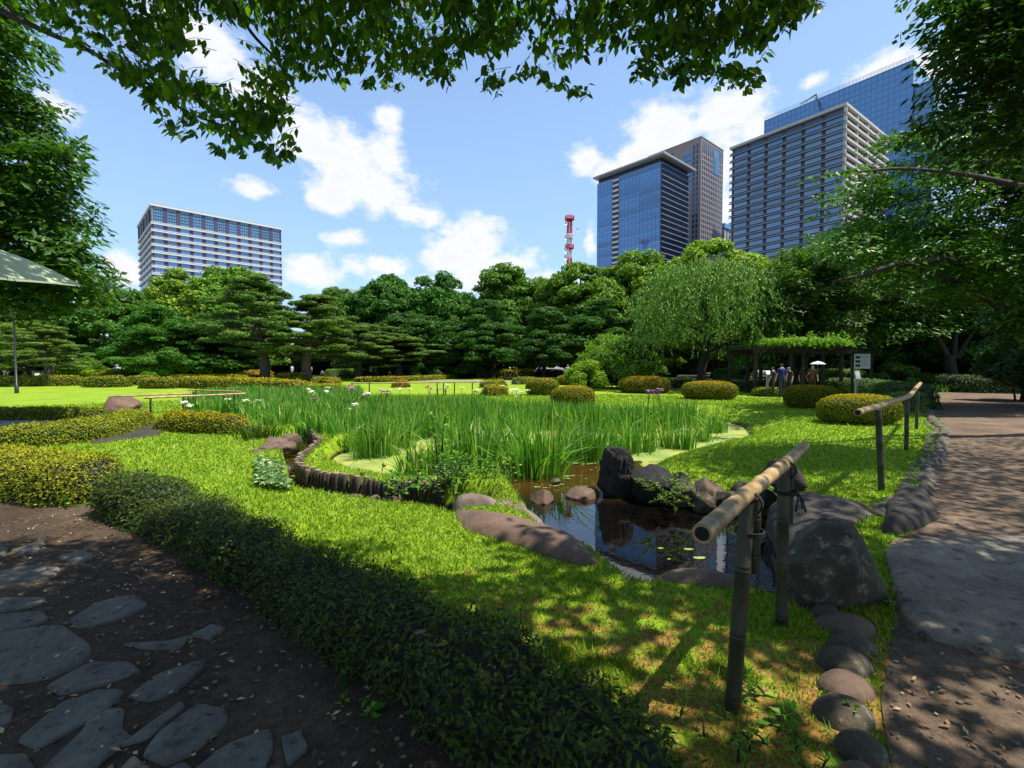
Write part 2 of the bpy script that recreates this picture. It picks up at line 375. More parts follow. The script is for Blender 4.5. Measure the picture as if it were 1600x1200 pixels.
def axis(fine0, fine1, step, lo, hi):
    a = list(np.arange(fine0, fine1, step)); s = step
    x = a[-1]
    while x < hi: s *= 1.12; x += s; a.append(x)
    s = step; x = fine0; b = []
    while x > lo: s *= 1.12; x -= s; b.append(x)
    return np.array(b[::-1] + a)
xs = axis(-6, 7.5, .085, -4000, 4000); ys = axis(1.2, 12.5, .075, -1500, 6000)
GX, GY = np.meshgrid(xs, ys); gx = GX.ravel(); gy = GY.ravel(); gh = gz(gx, gy)
nx = len(xs); ii = (np.arange(len(ys) - 1)[:, None] * nx + np.arange(nx - 1)[None]).ravel()
mb = MB(); mb.add(np.stack([gx, gy, gh], 1), np.stack([ii, ii + 1, ii + nx + 1, ii + nx], 1), 0, None, True)
def mat_lawn():
    m, nt, b = newmat('lawn')
    g = nt.nodes.new('ShaderNodeNewGeometry'); pos = g.outputs['Position']
    n1 = noise(nt, .8, 5, .6, pos); n2 = noise(nt, 7, 6, .7, pos); n3 = noise(nt, 55, 4, .7, pos)
    c = ramp(nt, n1, [(.3, (.13, .22, .012)), (.55, (.19, .29, .012)), (.75, (.25, .32, .016))])
    # worn, mossy and dry patches towards the near corner and at the shaded bank
    s = nt.nodes.new('ShaderNodeSeparateXYZ'); nt.links.new(pos, s.inputs[0])
    near = nt.nodes.new('ShaderNodeMapRange'); nt.links.new(s.outputs['Y'], near.inputs[0]); near.inputs['From Min'].default_value = 4.6; near.inputs['From Max'].default_value = 2.2; near.inputs['To Min'].default_value = -.10; near.inputs['To Max'].default_value = .2
    ad = nt.nodes.new('ShaderNodeMath'); ad.operation = 'ADD'; nt.links.new(n2, ad.inputs[0]); nt.links.new(near.outputs[0], ad.inputs[1])
    f = nt.nodes.new('ShaderNodeMapRange'); f.inputs['From Min'].default_value = .56; f.inputs['From Max'].default_value = .70; nt.links.new(ad.outputs[0], f.inputs[0])
    c = mixc(nt, f.outputs[0], c, ramp(nt, n3, [(.3, (.10, .06, .018)), (.6, (.26, .15, .035))]))
    c = mixc(nt, .6, c, ramp(nt, n3, [(.3, (.55, .55, .5)), (.65, (1.3, 1.25, 1.2))]), 'MULTIPLY')
    # bare mud of the banks and pond bed
    z = nt.nodes.new('ShaderNodeMapRange'); nt.links.new(s.outputs['Z'], z.inputs[0]); z.inputs['From Min'].default_value = -.30; z.inputs['From Max'].default_value = -.36
    far = nt.nodes.new('ShaderNodeMapRange'); nt.links.new(s.outputs['Y'], far.inputs[0]); far.inputs['From Min'].default_value = 30; far.inputs['From Max'].default_value = 28
    mm = nt.nodes.new('ShaderNodeMath'); mm.operation = 'MULTIPLY'; nt.links.new(z.outputs[0], mm.inputs[0]); nt.links.new(far.outputs[0], mm.inputs[1])
    c = mixc(nt, mm.outputs[0], c, (.035, .022, .012))
    ct = nt.nodes.new('ShaderNodeMapRange'); nt.links.new(s.outputs['Y'], ct.inputs[0]); ct.inputs['From Min'].default_value = 140; ct.inputs['From Max'].default_value = 150
    c = mixc(nt, ct.outputs[0], c, (.16, .16, .155))   # the city ground beyond the wood
    nt.links.new(c, b.inputs['Base Color']); b.inputs['Roughness'].default_value = .9; b.inputs['Specular IOR Level'].default_value = .15
    p = bump(nt, b, n2, .4, .03); bump(nt, b, n3, .8, .012, p); return m
M['lawn'] = mat_lawn()
tag(mb.obj('ground', M['lawn']), kind='structure', label='sunlit bright green lawn sloping to the iris pond')

def sheet(name, poly, mat, dz=.006, step=.06, bumpy=.0, nearest=None):
    """a surface following the ground, cut to an outline"""
    poly = np.asarray(poly, float); lo = poly.min(0) - step; hi = poly.max(0) + step
    if nearest: lo = np.maximum(lo, nearest[0]); hi = np.minimum(hi, nearest[1])
    ax = np.arange(lo[0], hi[0], step); ay = np.arange(lo[1], hi[1], step)
    A, B = np.meshgrid(ax, ay); Q = np.stack([A.ravel(), B.ravel()], 1)
    d = sdf(Q, poly); e = .25 * step
    gx_ = (sdf(Q + [e, 0], poly) - d) / e; gy_ = (sdf(Q + [0, e], poly) - d) / e
    snap = (d > 0) & (d < step * 1.5)
    Q2 = Q.copy(); Q2[snap] -= np.stack([gx_, gy_], 1)[snap] * d[snap][:, None]
    n = len(ax); ii = (np.arange(len(ay) - 1)[:, None] * n + np.arange(n - 1)[None]).ravel()
    F = np.stack([ii, ii + 1, ii + n + 1, ii + n], 1)
    keep = (d[F] < step * 1.5).all(1) & (d[F].mean(1) < step * .5)
    z = gz(Q2[:, 0], Q2[:, 1]) + dz + (bumpy * (fbm(np.c_[Q2, Q2[:, :1] * 0], 5, 3)) if bumpy else 0)
    mb = MB(); mb.add(np.c_[Q2, z], F[keep], 0, None, True); return tag(mb.obj(name, mat), kind='structure')

def mat_earth(name, c1, c2, c3, litter=.5):
    m, nt, b = newmat(name); g = nt.nodes.new('ShaderNodeNewGeometry'); pos = g.outputs['Position']
    n1 = noise(nt, 1.2, 6, .6, pos); n2 = noise(nt, 18, 6, .7, pos); n3 = noise(nt, 110, 3, .8, pos)
    c = ramp(nt, n1, [(.3, c1), (.55, c2), (.75, c3)])
    c = mixc(nt, .75, c, ramp(nt, n2, [(.32, (.5, .48, .45)), (.65, (1.4, 1.35, 1.3))]), 'MULTIPLY')
    c = mixc(nt, litter, c, ramp(nt, n3, [(.38, (.4, .38, .36)), (.66, (1.8, 1.7, 1.5))]), 'MULTIPLY')
    nt.links.new(c, b.inputs['Base Color']); b.inputs['Roughness'].default_value = .95; b.inputs['Specular IOR Level'].default_value = .2
    p = bump(nt, b, n2, .6, .03); bump(nt, b, n3, .8, .008, p); return m
M['earth'] = mat_earth('earth', (.034, .024, .015), (.068, .049, .032), (.13, .095, .065))
M['earth_red'] = mat_earth('earth_red', (.082, .058, .040), (.145, .105, .074), (.21, .155, .112), .35)
M['gravel'] = mat_earth('pale_gravel', (.17, .155, .145), (.23, .21, .20), (.28, .26, .245), .4)
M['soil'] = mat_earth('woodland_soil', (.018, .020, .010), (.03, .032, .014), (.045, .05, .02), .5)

path = sheet('earth_path', [*GP(EPX), (.55,1.),(.9,.2),(1.,-5),(-14,-5),(-14,5.)], M['earth'], .008, .075, .012)
rp = [*GP([(1436,613),(1452,640),(1478,668),(1472,700),(1452,740),(1450,775),(1466,812),(1390,850),(1398,960),(1388,1010),(1376,1100),(1398,1250)]), (1.3,.6),(1.2,-5),(14,-5),(26,6),(26,17.),(60,24),(60,27)]
rpath = sheet('garden_path', rp, M['earth_red'], .008, .13, .01)
sheet('gravel_path', GP([(-500,686),(-100,680),(0,678),(100,671),(165,661),(190,654),(150,650),(0,652),(-500,655)]), M['gravel'], .008, .08)
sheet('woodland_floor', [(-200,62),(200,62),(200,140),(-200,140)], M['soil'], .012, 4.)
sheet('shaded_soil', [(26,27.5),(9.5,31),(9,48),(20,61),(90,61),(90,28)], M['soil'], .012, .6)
sheet('gravel_walk', [(-16,50),(-3,47),(10,47),(12,50),(-2,51.5),(-16,53)], M['gravel'], .010, .5)
# narrow stone step path between the hedges at the left bridge
def rock_from(name, pts, zt, zb, mat, parent=None, rough=.02, prof=2.6, rings=9, tilt=(0, 0), seed=0, m=96, round_=.35, lift=None):
    """rock whose plan is an outline (world xy); rises from zb to zt with a rounded, uneven top"""
    pts = np.asarray(pts, float); c = pts.mean(0)
    # resample outline
    seg = np.linalg.norm(np.roll(pts, -1, 0) - pts, axis=1); cum = np.concatenate([[0], np.cumsum(seg)])
    t = np.linspace(0, cum[-1], m, endpoint=False); cl = np.vstack([pts, pts[:1]])
    o = np.stack([np.interp(t, cum, cl[:, 0]), np.interp(t, cum, cl[:, 1])], 1)
    for _ in range(2 if m < 90 else 3): o = (np.roll(o, 1, 0) + o * 2 + np.roll(o, -1, 0)) / 4
    V = []; size = np.ptp(pts, axis=0).max()
    for k in range(rings + 1):
        s = 1 - k / rings
        f = (1 - s ** prof) ** round_ if k else 0
        q = c + (o - c) * (s if k < rings else .02)
        if k == 0: q = c + (o - c) * 1.0
        z = zb + (zt - zb) * f + (q - c) @ np.array(tilt) * min(1, f * 1.2)
        V.append(np.c_[q, z if np.ndim(z) else np.full(m, z)])
    V = np.concatenate(V); nn = fbm(V + seed * 7.7, 1.6 / max(size, .15) * 1.6, 5, .55)
    ff = np.repeat(np.linspace(0, 1, rings + 1), m); amp = rough * (0.35 + np.minimum(ff * 3, 1))
    V[:, 2] += nn * amp; d = V[:, :2] - c; V[:, :2] += unit(d) * (fbm(V + 31 + seed, 3 / max(size, .15), 3)[:, None] * amp[:, None] * .8)
    F = []
    for k in range(rings):
        j = np.arange(m); F.append(np.stack([k * m + j, k * m + (j + 1) % m, (k + 1) * m + (j + 1) % m, (k + 1) * m + j], 1))
    mb = MB(); mb.add(V, np.concatenate(F), 0, None, True); mb.add(V[rings * m:], [list(range(m))], 0, None, True)
    o = mb.obj(name, mat, parent); return o
def boulder(name, loc, size, mat, seed=0, sub=4, rough=.22, freq=1.4, parent=None, rz=0., facet=.0):
    V, F = ICO[sub]; V = V.copy()
    n = fbm(V + seed * 13.1, freq, 5, .55); V = V * (1 + rough * n)[:, None]
    if facet:
        for k in range(9):
            r = np.random.default_rng(seed * 31 + k); d = unit(r.normal(size=3)); t = 1 - facet * r.random() - .08
            h = V @ d; V = V - np.clip(h - t, 0, None)[:, None] * d * .85
    V = V * np.asarray(size); c, s = cos(rz), sin(rz); V = V @ np.array([[c, s, 0], [-s, c, 0], [0, 0, 1]])
    mb = MB(); mb.add(V, F, 0, None, True); return mb.obj(name, mat, parent, loc)

# water
def mat_water():
    m, nt, b = newmat('pond_water'); g = nt.nodes.new('ShaderNodeNewGeometry')
    n = noise(nt, 2.2, 3, .5, g.outputs['Position']); n2 = noise(nt, 9, 2, .5, g.outputs['Position'])
    s = nt.nodes.new('ShaderNodeSeparateXYZ'); nt.links.new(g.outputs['Position'], s.inputs[0]); mr = nt.nodes.new('ShaderNodeMapRange'); nt.links.new(s.outputs['Y'], mr.inputs[0]); mr.inputs['From Min'].default_value = 6.6; mr.inputs['From Max'].default_value = 7.6
    nt.links.new(mixc(nt, mr.outputs[0], (.003, .0025, .002), (.05, .024, .006)), b.inputs['Base Color'])   # deep water, then brown shallows by the irises
    b.inputs['Roughness'].default_value = .015; b.inputs['IOR'].default_value = 1.5
    b.inputs['Specular IOR Level'].default_value = .75
    p = bump(nt, b, n, .05, .02); bump(nt, b, n2, .04, .008, p); return m
M['water'] = mat_water()
mb = MB(); A = np.array([[-5.5, 3.2, WZ], [5., 3.2, WZ], [11, 12, WZ], [9, 27, WZ], [-9, 27, WZ], [-6, 12, WZ]]); mb.add(A, [list(range(6))])
tag(mb.obj('pond_water', M['water']), kind='structure')
# duckweed
def mat_duck():
    m, nt, b = newmat('duckweed'); g = nt.nodes.new('ShaderNodeNewGeometry'); pos = g.outputs['Position']
    n1 = noise(nt, 1.6, 5, .6, pos); n3 = noise(nt, 70, 3, .8, pos)
    c = ramp(nt, n1, [(.32, (.15, .21, .04)), (.5, (.22, .28, .055)), (.68, (.33, .33, .03))])
    c = mixc(nt, .5, c, ramp(nt, n3, [(.35, (.55, .6, .5)), (.6, (1.2, 1.15, 1.1))]), 'MULTIPLY')
    nt.links.new(c, b.inputs['Base Color']); b.inputs['Roughness'].default_value = .75; bump(nt, b, n3, .5, .004); return m
M['duck'] = mat_duck()
ax = np.arange(-5, 9, .055); ay = np.arange(4.5, 20, .075); A, B = np.meshgrid(ax, ay); Q = np.stack([A.ravel(), B.ravel()], 1)
OPEN = np.array(GP([(770,740),(800,718),(860,722),(900,728),(985,722),(1010,735),(985,760),(1300,800),(1300,1000),(600,1000),(640,800),(730,765)], WZ))
dp = sdf(Q, POND); do = sdf(Q, OPEN); nn = fbm(np.c_[Q, Q[:, :1] * 0], 2.3, 4)
ok = (dp < .02) & (do + nn * .28 > 0.02)
n = len(ax); ii = (np.arange(len(ay) - 1)[:, None] * n + np.arange(n - 1)[None]).ravel(); F = np.stack([ii, ii + 1, ii + n + 1, ii + n], 1)
mb = MB(); mb.add(np.c_[Q, np.full(len(Q), WZ + .004)], F[ok[F].all(1)], 0)
# loose rafts of weed drifting on the open water
for k in range(60):
    cx, cy = G(*random.choice([(830,742),(900,745),(870,757),(940,735),(845,760),(880,748),(815,752),(800,735),(860,735),(920,728),(1075,868)]), WZ) + rng.normal(size=2) * .12
    th = np.linspace(0, 2 * pi, 14, endpoint=False); rr = .008 + .03 * rng.random() ** 2; r = rr * (1 + .5 * fbm(np.c_[np.cos(th), np.sin(th), th * 0 + k], 1.5, 2))
    mb.add(np.c_[cx + r * 1.9 * np.cos(th), cy + r * np.sin(th), np.full(14, WZ + .005)], [list(range(14))])
o = mb.obj('duckweed', M['duck']); tag(o, 'yellow green duckweed floating round the iris clumps', kind='stuff')

# ---------------------------------------------------------------- rocks
def RT(o, label, group=None): return tag(o, label, 'rock', group)
RT(rock_from('bank_rock', GP([(686,782),(700,783),(722,787),(770,793),(850,806),(884,816),(920,832),(940,842),(954,860),(970,872),(974,886),(955,888),(930,886),(884,874),(843,860),(800,848),(765,838),(735,828),(700,818),(686,800)], .06), .13, -.45, M['rock_brown'], rough=.05, round_=.3, seed=3), 'long smooth reddish brown rock lying along the lawn edge of the pond')
RT(rock_from('bank_rock', GP([(716,776),(760,771),(800,766),(826,771),(838,794),(862,806),(866,822),(830,812),(790,800),(745,792),(712,786)], .0), .02, -.55, M['rock_pink'], rough=.03, round_=.25, seed=5), 'flat pinkish rock shelf behind the long brown rock')
RT(rock_from('bank_rock', GP([(702,772),(722,768),(758,775),(790,780),(780,786),(740,786),(706,781)], .06), .10, -.4, M['rock_pink'], rough=.03, round_=.3, seed=9), 'narrow grey pink stone wedge under the leafy plants at the shelf')
RT(rock_from('bank_rock', GP([(985,890),(1020,880),(1070,880),(1120,886),(1160,893),(1195,906),(1205,918),(1175,926),(1120,920),(1060,910),(1010,902)], .04), .07, -.5, M['rock_brown'], rough=.04, round_=.35, seed=6), 'low brown rock at the water edge behind the near bamboo post')
p = P(846, 783, 6.75); RT(boulder('pond_stone', (p[0], p[1], WZ + .03), (.19, .16, .17), M['rock_brown'], 7, 4, .3, 1.4, facet=.4), 'small blocky brown stone standing in the water beside the pink shelf')
p = P(912, 773, 7.0); RT(boulder('pond_stone', (p[0], p[1], WZ + .02), (.25, .2, .16), M['rock_brown'], 8, 4, .3, 1.4, facet=.4, rz=.3), 'brown stone in the water just left of the upright black rock')
p = P(965, 782, 6.95); bl = boulder('lava_rock', (p[0], p[1] + .1, -.12), (.25, .23, .50), M['rock_black'], 4, 5, .62, 2.3, facet=.22); RT(bl, 'tall jagged black rock standing upright in the pond')
for (px, py, Y, sx, sz, mt, sd, lb) in [
    (1022, 762, 6.25, .30, .26, 'rock_black', 11, 'dark bank rock touching the right side of the upright black rock'),
    (1066, 752, 6.5, .15, .10, 'rock_black', 12, 'flat dark stone on top of the pond bank above the ferns'),
    (1074, 772, 5.95, .15, .17, 'rock_grey', 13, 'upright mossy stone right of the ferns on the pond bank'),
    (1105, 768, 6.1, .20, .16, 'rock_brown', 14, 'rounded brown stone on the pond bank, third from the upright rock'),
    (1098, 785, 5.75, .13, .12, 'rock_grey', 15, 'pale stone low at the waterline below the rounded brown stone'),
    (1135, 779, 5.9, .14, .11, 'rock_grey', 16, 'small grey stone right of the rounded brown stone on the bank'),
    (1162, 768, 6.1, .17, .13, 'rock_grey', 17, 'grey stone on the bank behind the bamboo handrail end'),
    (1190, 775, 5.8, .16, .13, 'rock_dark', 18, 'dark stone between the bamboo posts at the grass edge'),
    (868, 752, 7.75, .10, .06, 'rock_grey', 19, 'little pale stone half sunk in the brown shallows before the irises'),
    (980, 1048, 2.45, .085, .05, 'rock_grey', 20, 'small tan stone lying alone in the shaded lawn'),
    (585, 783, 6.45, .12, .09, 'rock_brown', 21, 'squat brown rock at the foot of the log edging'),
    (612, 786, 6.35, .13, .10, 'rock_brown', 22, 'mossy brown rock beside the squat one in the stream'),
    (548, 780, 6.5, .17, .06, 'rock_brown', 23, 'flat brown rock in the stream before the middle of the log edging'),
    (188, 638, 16.1, .68, .48, 'rock_brown', 24, 'domed dark brown rock at the end of the low hedge beside the gravel path'),
    (405, 712, 8.6, .25, .12, 'rock_brown', 31, 'reddish rock at the lawn edge of the stream, nearest the ivy'),
    (425, 705, 8.9, .26, .16, 'rock_brown', 32, 'reddish rock in the middle of the heap left of the stream bend'),
    (445, 700, 9.2, .24, .15, 'rock_brown', 33, 'mossy reddish rock at the water side of the heap by the stream bend'),
    (432, 692, 9.8, .28, .16, 'rock_brown', 34, 'upper reddish rock of the heap left of the stream bend'),
    (455, 688, 10., .22, .14, 'rock_brown', 35, 'small brown rock under the dark strappy plants by the stream'),
    (408, 686, 10.3, .24, .09, 'rock_brown', 36, 'low brown rock on the grass behind the heap by the stream'),
    (1225, 746, 5.6, .22, .2, 'rock_dark', 25, 'dark jagged rock right behind the second bamboo post')]:
    if 10 < sd < 19 or sd == 25: Y *= 1.09; sx *= 1.3; sz *= 1.25
    p = P(px, py, Y); o = boulder('bank_stone' if sd > 10 else 'rock', tuple(p), (sx, sx * .8, sz), M[mt], sd, 4, .35, 1.5, rz=sd, facet=.3)
    RT(o, lb, 'rocks round the pond' if sd not in (20, 24) else None)
# rounded big rock right of the second post
p = P(1318, 900, 3.05); o = boulder('boulder', (p[0] - .02, p[1] + .1, .10), (.36, .30, .405), M['rock_grey'], 41, 5, .36, 1.7, facet=.34, rz=.5); RT(o, 'large angular grey boulder between the bamboo handrail and the pale slab')
# dark retaining rocks behind
RT(rock_from('shore_rock', GP([(1190,768),(1215,756),(1245,754),(1300,764),(1370,772),(1400,790),(1395,820),(1360,852),(1310,880),(1255,880),(1228,850),(1205,815)], .05), .10, -.55, M['rock_dark'], rough=.10, round_=.3, seed=17), 'broad dark flat topped rock behind the grey boulder')
RT(rock_from('shore_rock', GP([(1380,800),(1400,768),(1430,765),(1458,782),(1470,812),(1445,830),(1400,842),(1370,838)], .0), .20, -.2, M['rock_dark'], rough=.12, round_=.45, seed=18), 'dark pointed rock where the kerb meets the pale slab')
# big pale slab bridging the stream
o = rock_from('paving_slab', GP([(1378,852),(1400,842),(1450,833),(1540,829),(1620,832),(1760,842),(1850,900),(1800,1020),(1700,1035),(1610,1030),(1540,1014),(1480,996),(1430,985),(1404,960),(1392,905)], .07), .075, -.12, M['slab'], rough=.028, round_=.10, prof=8, rings=26, seed=21, m=170)
tag(o, 'huge pale rough stone slab set in the path beside the boulder', 'stone slab')
o = rock_from('step_stone', GP([(128,694),(150,686),(190,672),(212,660),(228,656),(252,658),(262,668),(256,680),(222,684),(180,688),(140,696)], .02), .035, -.05, M['rock_dark'], rough=.01, round_=.12, prof=8, seed=22); tag(o, 'dark flat stone step leading to the left bamboo rails', 'stone step')
# stepping stones in the earth path (pieces of the path)
ST = [[(110,967),(150,942),(205,930),(228,945),(200,961),(150,976),(120,979)],[(-40,897),(0,893),(40,883),(90,885),(78,900),(30,911),(-20,916)],[(-60,938),(0,934),(70,933),(60,945),(0,955),(-50,957)],
 [(-60,970),(0,960),(60,955),(72,966),(20,983),(-50,994)],[(-70,1010),(0,990),(90,978),(135,1008),(132,1030),(70,1056),(0,1064),(-60,1060)],[(75,1070),(140,1035),(200,1035),(217,1048),(170,1066),(100,1081)],
 [(200,1086),(250,1052),(320,1030),(312,1046),(262,1084),(230,1092)],[(30,1152),(100,1096),(190,1080),(165,1108),(62,1165)],[(50,1215),(130,1142),(142,1115),(192,1110),(186,1140),(202,1150),(150,1192),(110,1240)],
 [(225,1175),(250,1140),(310,1101),(350,1110),(352,1130),(300,1171),(262,1190)],[(188,1162),(280,1096),(287,1104),(232,1150)],[(300,1205),(360,1161),(420,1140),(424,1170),(405,1212),(340,1250)],
 [(-30,1100),(0,1098),(20,1106),(12,1130),(-20,1142)],[(-30,1185),(0,1180),(38,1177),(52,1198),(10,1225),(-30,1230)],[(185,1206),(208,1181),(232,1198),(220,1230)],[(18,858),(70,843),(55,862)],[(195,1005),(270,1000),(298,990),(280,1011),(230,1013)],
 [(-200,1060),(-120,1030),(-80,1050),(-130,1110),(-220,1120)],[(-260,980),(-150,950),(-90,970),(-160,1010)],[(120,1090),(150,1078),(185,1076),(170,1092),(130,1104)],[(-20,862),(-5,850),(12,856),(0,868)],[(300,990),(330,975),(352,980),(330,998)],[(90,868),(130,860),(150,868),(120,880)],[(245,1210),(285,1190),(300,1200),(290,1235)],[(440,1150),(470,1140),(480,1165),(450,1190)]]
for k, s in enumerate(ST): s = [(np.mean([q[0] for q in s]) * -.20 + 1.20 * a, np.mean([q[1] for q in s]) * -.24 + 1.24 * b) for a, b in s]; rock_from('stone', GP(s, .025), .026, -.03, M['flag'], path, rough=.008, round_=.12, prof=7, seed=50 + k, m=56, rings=8)
# edging cobbles by the near path and kerb stones up the far path (pieces of the path)
for k, (px, py, rx, ry) in enumerate([(1322,972,42,19),(1330,1005,40,16),(1318,1028,42,22),(1322,1066,44,24),(1318,1108,46,30),(1345,1165,42,30),(1342,1215,40,28),(1290,955,25,12)]):
    c = G(px, py, .04); a = abs(G(px + rx, py, .04)[0] - c[0]); b_ = abs(G(px, py - ry, .04)[1] - c[1])
    boulder('edging_stone', (c[0], c[1], .0), (a, min(b_ * .9, a * .9), .085), M['rock_grey'] if k % 3 else M['rock_brown'], 60 + k, 3, .12, .9, rpath, rz=.1 * k)
kp = np.array(GP([(1376,800),(1440,772),(1446,745),(1468,703),(1474,672),(1456,655),(1448,640),(1436,622)], .05)); cum = np.concatenate([[0], np.cumsum(np.linalg.norm(np.diff(kp, axis=0), axis=1))])
t = .1; k = 0
while t < cum[-1]:
    x = np.interp(t, cum, kp[:, 0]); y = np.interp(t, cum, kp[:, 1]); s = .09 + .06 * rng.random()
    boulder('kerb_stone', (x + rng.normal() * .03, y, -.01), (s, s * .8, .085 + .03 * rng.random()), M['kerb'], 80 + k, 3, .2, 1.3, rpath, rz=k * 1.3, facet=.3)
    if k % 2 == 0 and y < 13: boulder('kerb_stone', (x - .24 + rng.normal() * .03, y, -.02), (s * .9, s * .7, .08), M['kerb'], 180 + k, 2, .2, 1.3, rpath, rz=k * 2.3, facet=.3)
    t += s * 1.75; k += 1

# ---------------------------------------------------------------- log edging of the iris bed
pal = empty('log_edging', (PAL[6][0], PAL[6][1], WZ - .2), label='curved edging of upright sawn logs holding back the iris bed', cat='log edging')
cum = np.concatenate([[0], np.cumsum(np.linalg.norm(np.diff(PAL, axis=0), axis=1))]); t = .0
variants = []
for v in range(5):
    mb = MB(); h = .62; r = .5; tube(mb, [(0, 0, 0), (0, 0, h * .6), (0, 0, h - .006), (0, 0, h)], [r * .080, r * .082, r * .080, r * .07], 9, 0, False)
    th = np.linspace(0, 2 * pi, 9, endpoint=False); mb.add(np.vstack([np.c_[r * .071 * np.cos(th), r * .071 * np.sin(th), np.full(9, h)], (0, 0, h + .002)]), [(j, (j + 1) % 9, 9) for j in range(9)], 1)
    variants.append(mb.mesh('log', [M['log'], M['logtop']]))
while t < cum[-1]:
    x = np.interp(t, cum, PAL[:, 0]); y = np.interp(t, cum, PAL[:, 1]); s = .9 + .3 * rng.random()
    o = link(random.choice(variants), 'log', pal, (x - pal.location[0], y - pal.location[1], -.14 - .56 - pal.location[2] + rng.normal() * .014)); o.scale = (s, s, 1); o.rotation_euler = (rng.normal() * .03, rng.normal() * .03, rng.random() * 6)
    t += .079 * s

# ---------------------------------------------------------------- bamboo rails
def bamboo(mb, a, b, r, step=.28, m=0, n=14, wob=.004):
    a = np.array(a, float); b = np.array(b, float); L = np.linalg.norm(b - a); pts = []; rad = []
    ts = [0]; x = step * .4
    while x < L - .03: ts += [x]; x += step * random.uniform(.85, 1.15)
    off = rng.normal(size=3) * wob
    def pt(s): return a + (b - a) * s / L + off * sin(s * 3)
    pts.append(pt(0)); rad.append(r)
    for s in ts[1:]:
        for ds, q in ((-.012, 1.0), (-.004, 1.07), (0, .95), (.004, 1.06), (.014, .985)): pts.append(pt(s + ds)); rad.append(r * q)
    pts.append(pt(L)); rad.append(r * .97)
    tube(mb, pts, rad, n, m, True)
def lash(mb, c, axis_, r, turns=4, wdt=.007, m=0):
    axis_ = unit(axis_); 
    for k in range(turns):
        th = np.linspace(0, 2 * pi, 17); u = unit(np.cross(axis_, [0.3, .2, 1])); v = np.cross(axis_, u)
        cc = np.array(c) + axis_ * (k - turns / 2) * wdt * 1.7
        tube(mb, cc + r * (np.cos(th)[:, None] * u + np.sin(th)[:, None] * v), wdt, 6, m, False)
def railing(name, label, posts, rails, pr=.036, rr=.036, group=None, base_z=None, double=True):
    c = posts[0][0]; root = empty(name, (c[0], c[1], c[2]), label=label, cat='handrail', group=group); o0 = np.array(c)
    for (b, tpt) in posts:
        mb = MB(); bamboo(mb, np.array(b) - o0 - [0, 0, .05], np.array(tpt) - o0, pr, .3, 0, 14, .002); p = mb.obj('post', M['bamboo_post'], root)
        if double:
            mb = MB(); q = np.array(tpt) - o0; bamboo(mb, q + [pr * 1.6, .03, -.33], q + [pr * 1.6, .03, .015], pr * .72, .2, 0, 12, 0); mb.obj('support', M['bamboo_post'], p)
            mb = MB(); lash(mb, q + [pr * .6, .01, -.13], (0, 0, 1), pr * 1.75, 3, .0042)
            for s in (-1, 1, .3): tube(mb, [q + [pr * 2.4, .0, -.13], q + [pr * 2.8 + .012 * s, -.01, -.17], q + [pr * 3 + .03 * s, -.01, -.22 - .03 * abs(s)]], [.005, .004, .006], 5)
            lash(mb, q + [pr * .5, 0, .0], (0.63, .77, 0.), pr * 1.45, 3, .0045)
            mb.obj('rope_binding', M['rope'], p)
    for (a, b) in rails:
        mb = MB(); bamboo(mb, np.array(a) - o0, np.array(b) - o0, rr, .27, 0, 18, .003); r_ = mb.obj('rail', M['bamboo'], root)
        d = unit(np.array(b) - np.array(a)); A = np.array(a) - o0
        mb = MB(); tube(mb, [A + d * .02, A - d * .0015], [rr * .72, rr * .72], 18); mb.obj('cut_end', M['rock_black'], r_)
    return root
b1 = G(1143, 1114); b2 = G(1221, 980); A = P(1097, 834, 1.63); Bq = P(1257, 697, 3.38); rd = Bq - A
def on_rail(y): return A + rd * (y - A[1]) / rd[1]
t1 = on_rail(b1[1] + .05) - [0, 0, .035]; t2 = on_rail(b2[1] + .02) - [0, 0, .035]
railing('bamboo_handrail', 'near bamboo handrail on two posts beside the pond, its cut end towards us', [((b1[0], b1[1], 0), t1), ((b2[0], b2[1], 0), t2)], [(A, Bq)], .034, .035)
q1, q2, q3 = GG(1378, 767), GG(1416, 704), GG(1432, 671)
u1, u2, u3 = P(1372, 640, q1[1]), P(1417, 624, q2[1]), P(1434, 611, q3[1])
railing('bamboo_handrail', 'bamboo handrail on three posts by the kerb and the last clipped bush', [(q1, u1), (q2, u2), (q3, u3)], [(P(1340, 645, 5.5), P(1421, 619, 8.9)), (P(1420, 620, 8.95), P(1438, 599, 12.3))], .035, .04, double=False)
def post_at(px, py0, py1, z0=0.):
    g = GG(px, py0); return (g, P(px, py1, g[1]))
pa = post_at(235, 658, 622); pb = post_at(286, 646, 619); pc = post_at(302, 643, 612); pd_ = post_at(350, 646, 617); pe = post_at(366, 648, 615); pf = post_at(294, 645, 618)
railing('bamboo_rail', 'long weathered bamboo rail on slim posts at the left bridge, nearest the step', [pa, pb, pd_, pe], [(P(225, 622, pa[0][1]), P(383, 615, pe[0][1]))], .026, .028, double=False)
railing('bamboo_rail', 'weathered bamboo rail reaching out over the lawn behind the nearest left rail', [pf, pc], [(P(168, 619.5, pa[0][1] + 1.5), P(300, 615, pc[0][1]))], .024, .028, double=False)
railing('bamboo_rail', 'thin far bamboo rail behind the two left ones, over the irises', [post_at(306, 641, 610), post_at(372, 640, 612)], [(P(293, 609, 17.), P(377, 612, 17.2))], .024, .026, double=False)
railing('bamboo_rail', 'thin pale rail across the back of the iris bed', [post_at(x, 618, 598) for x in (550, 577, 683, 693, 710, 738)], [(P(548, 599, 25), P(760, 597, 25.2))], .03, .03, double=False)

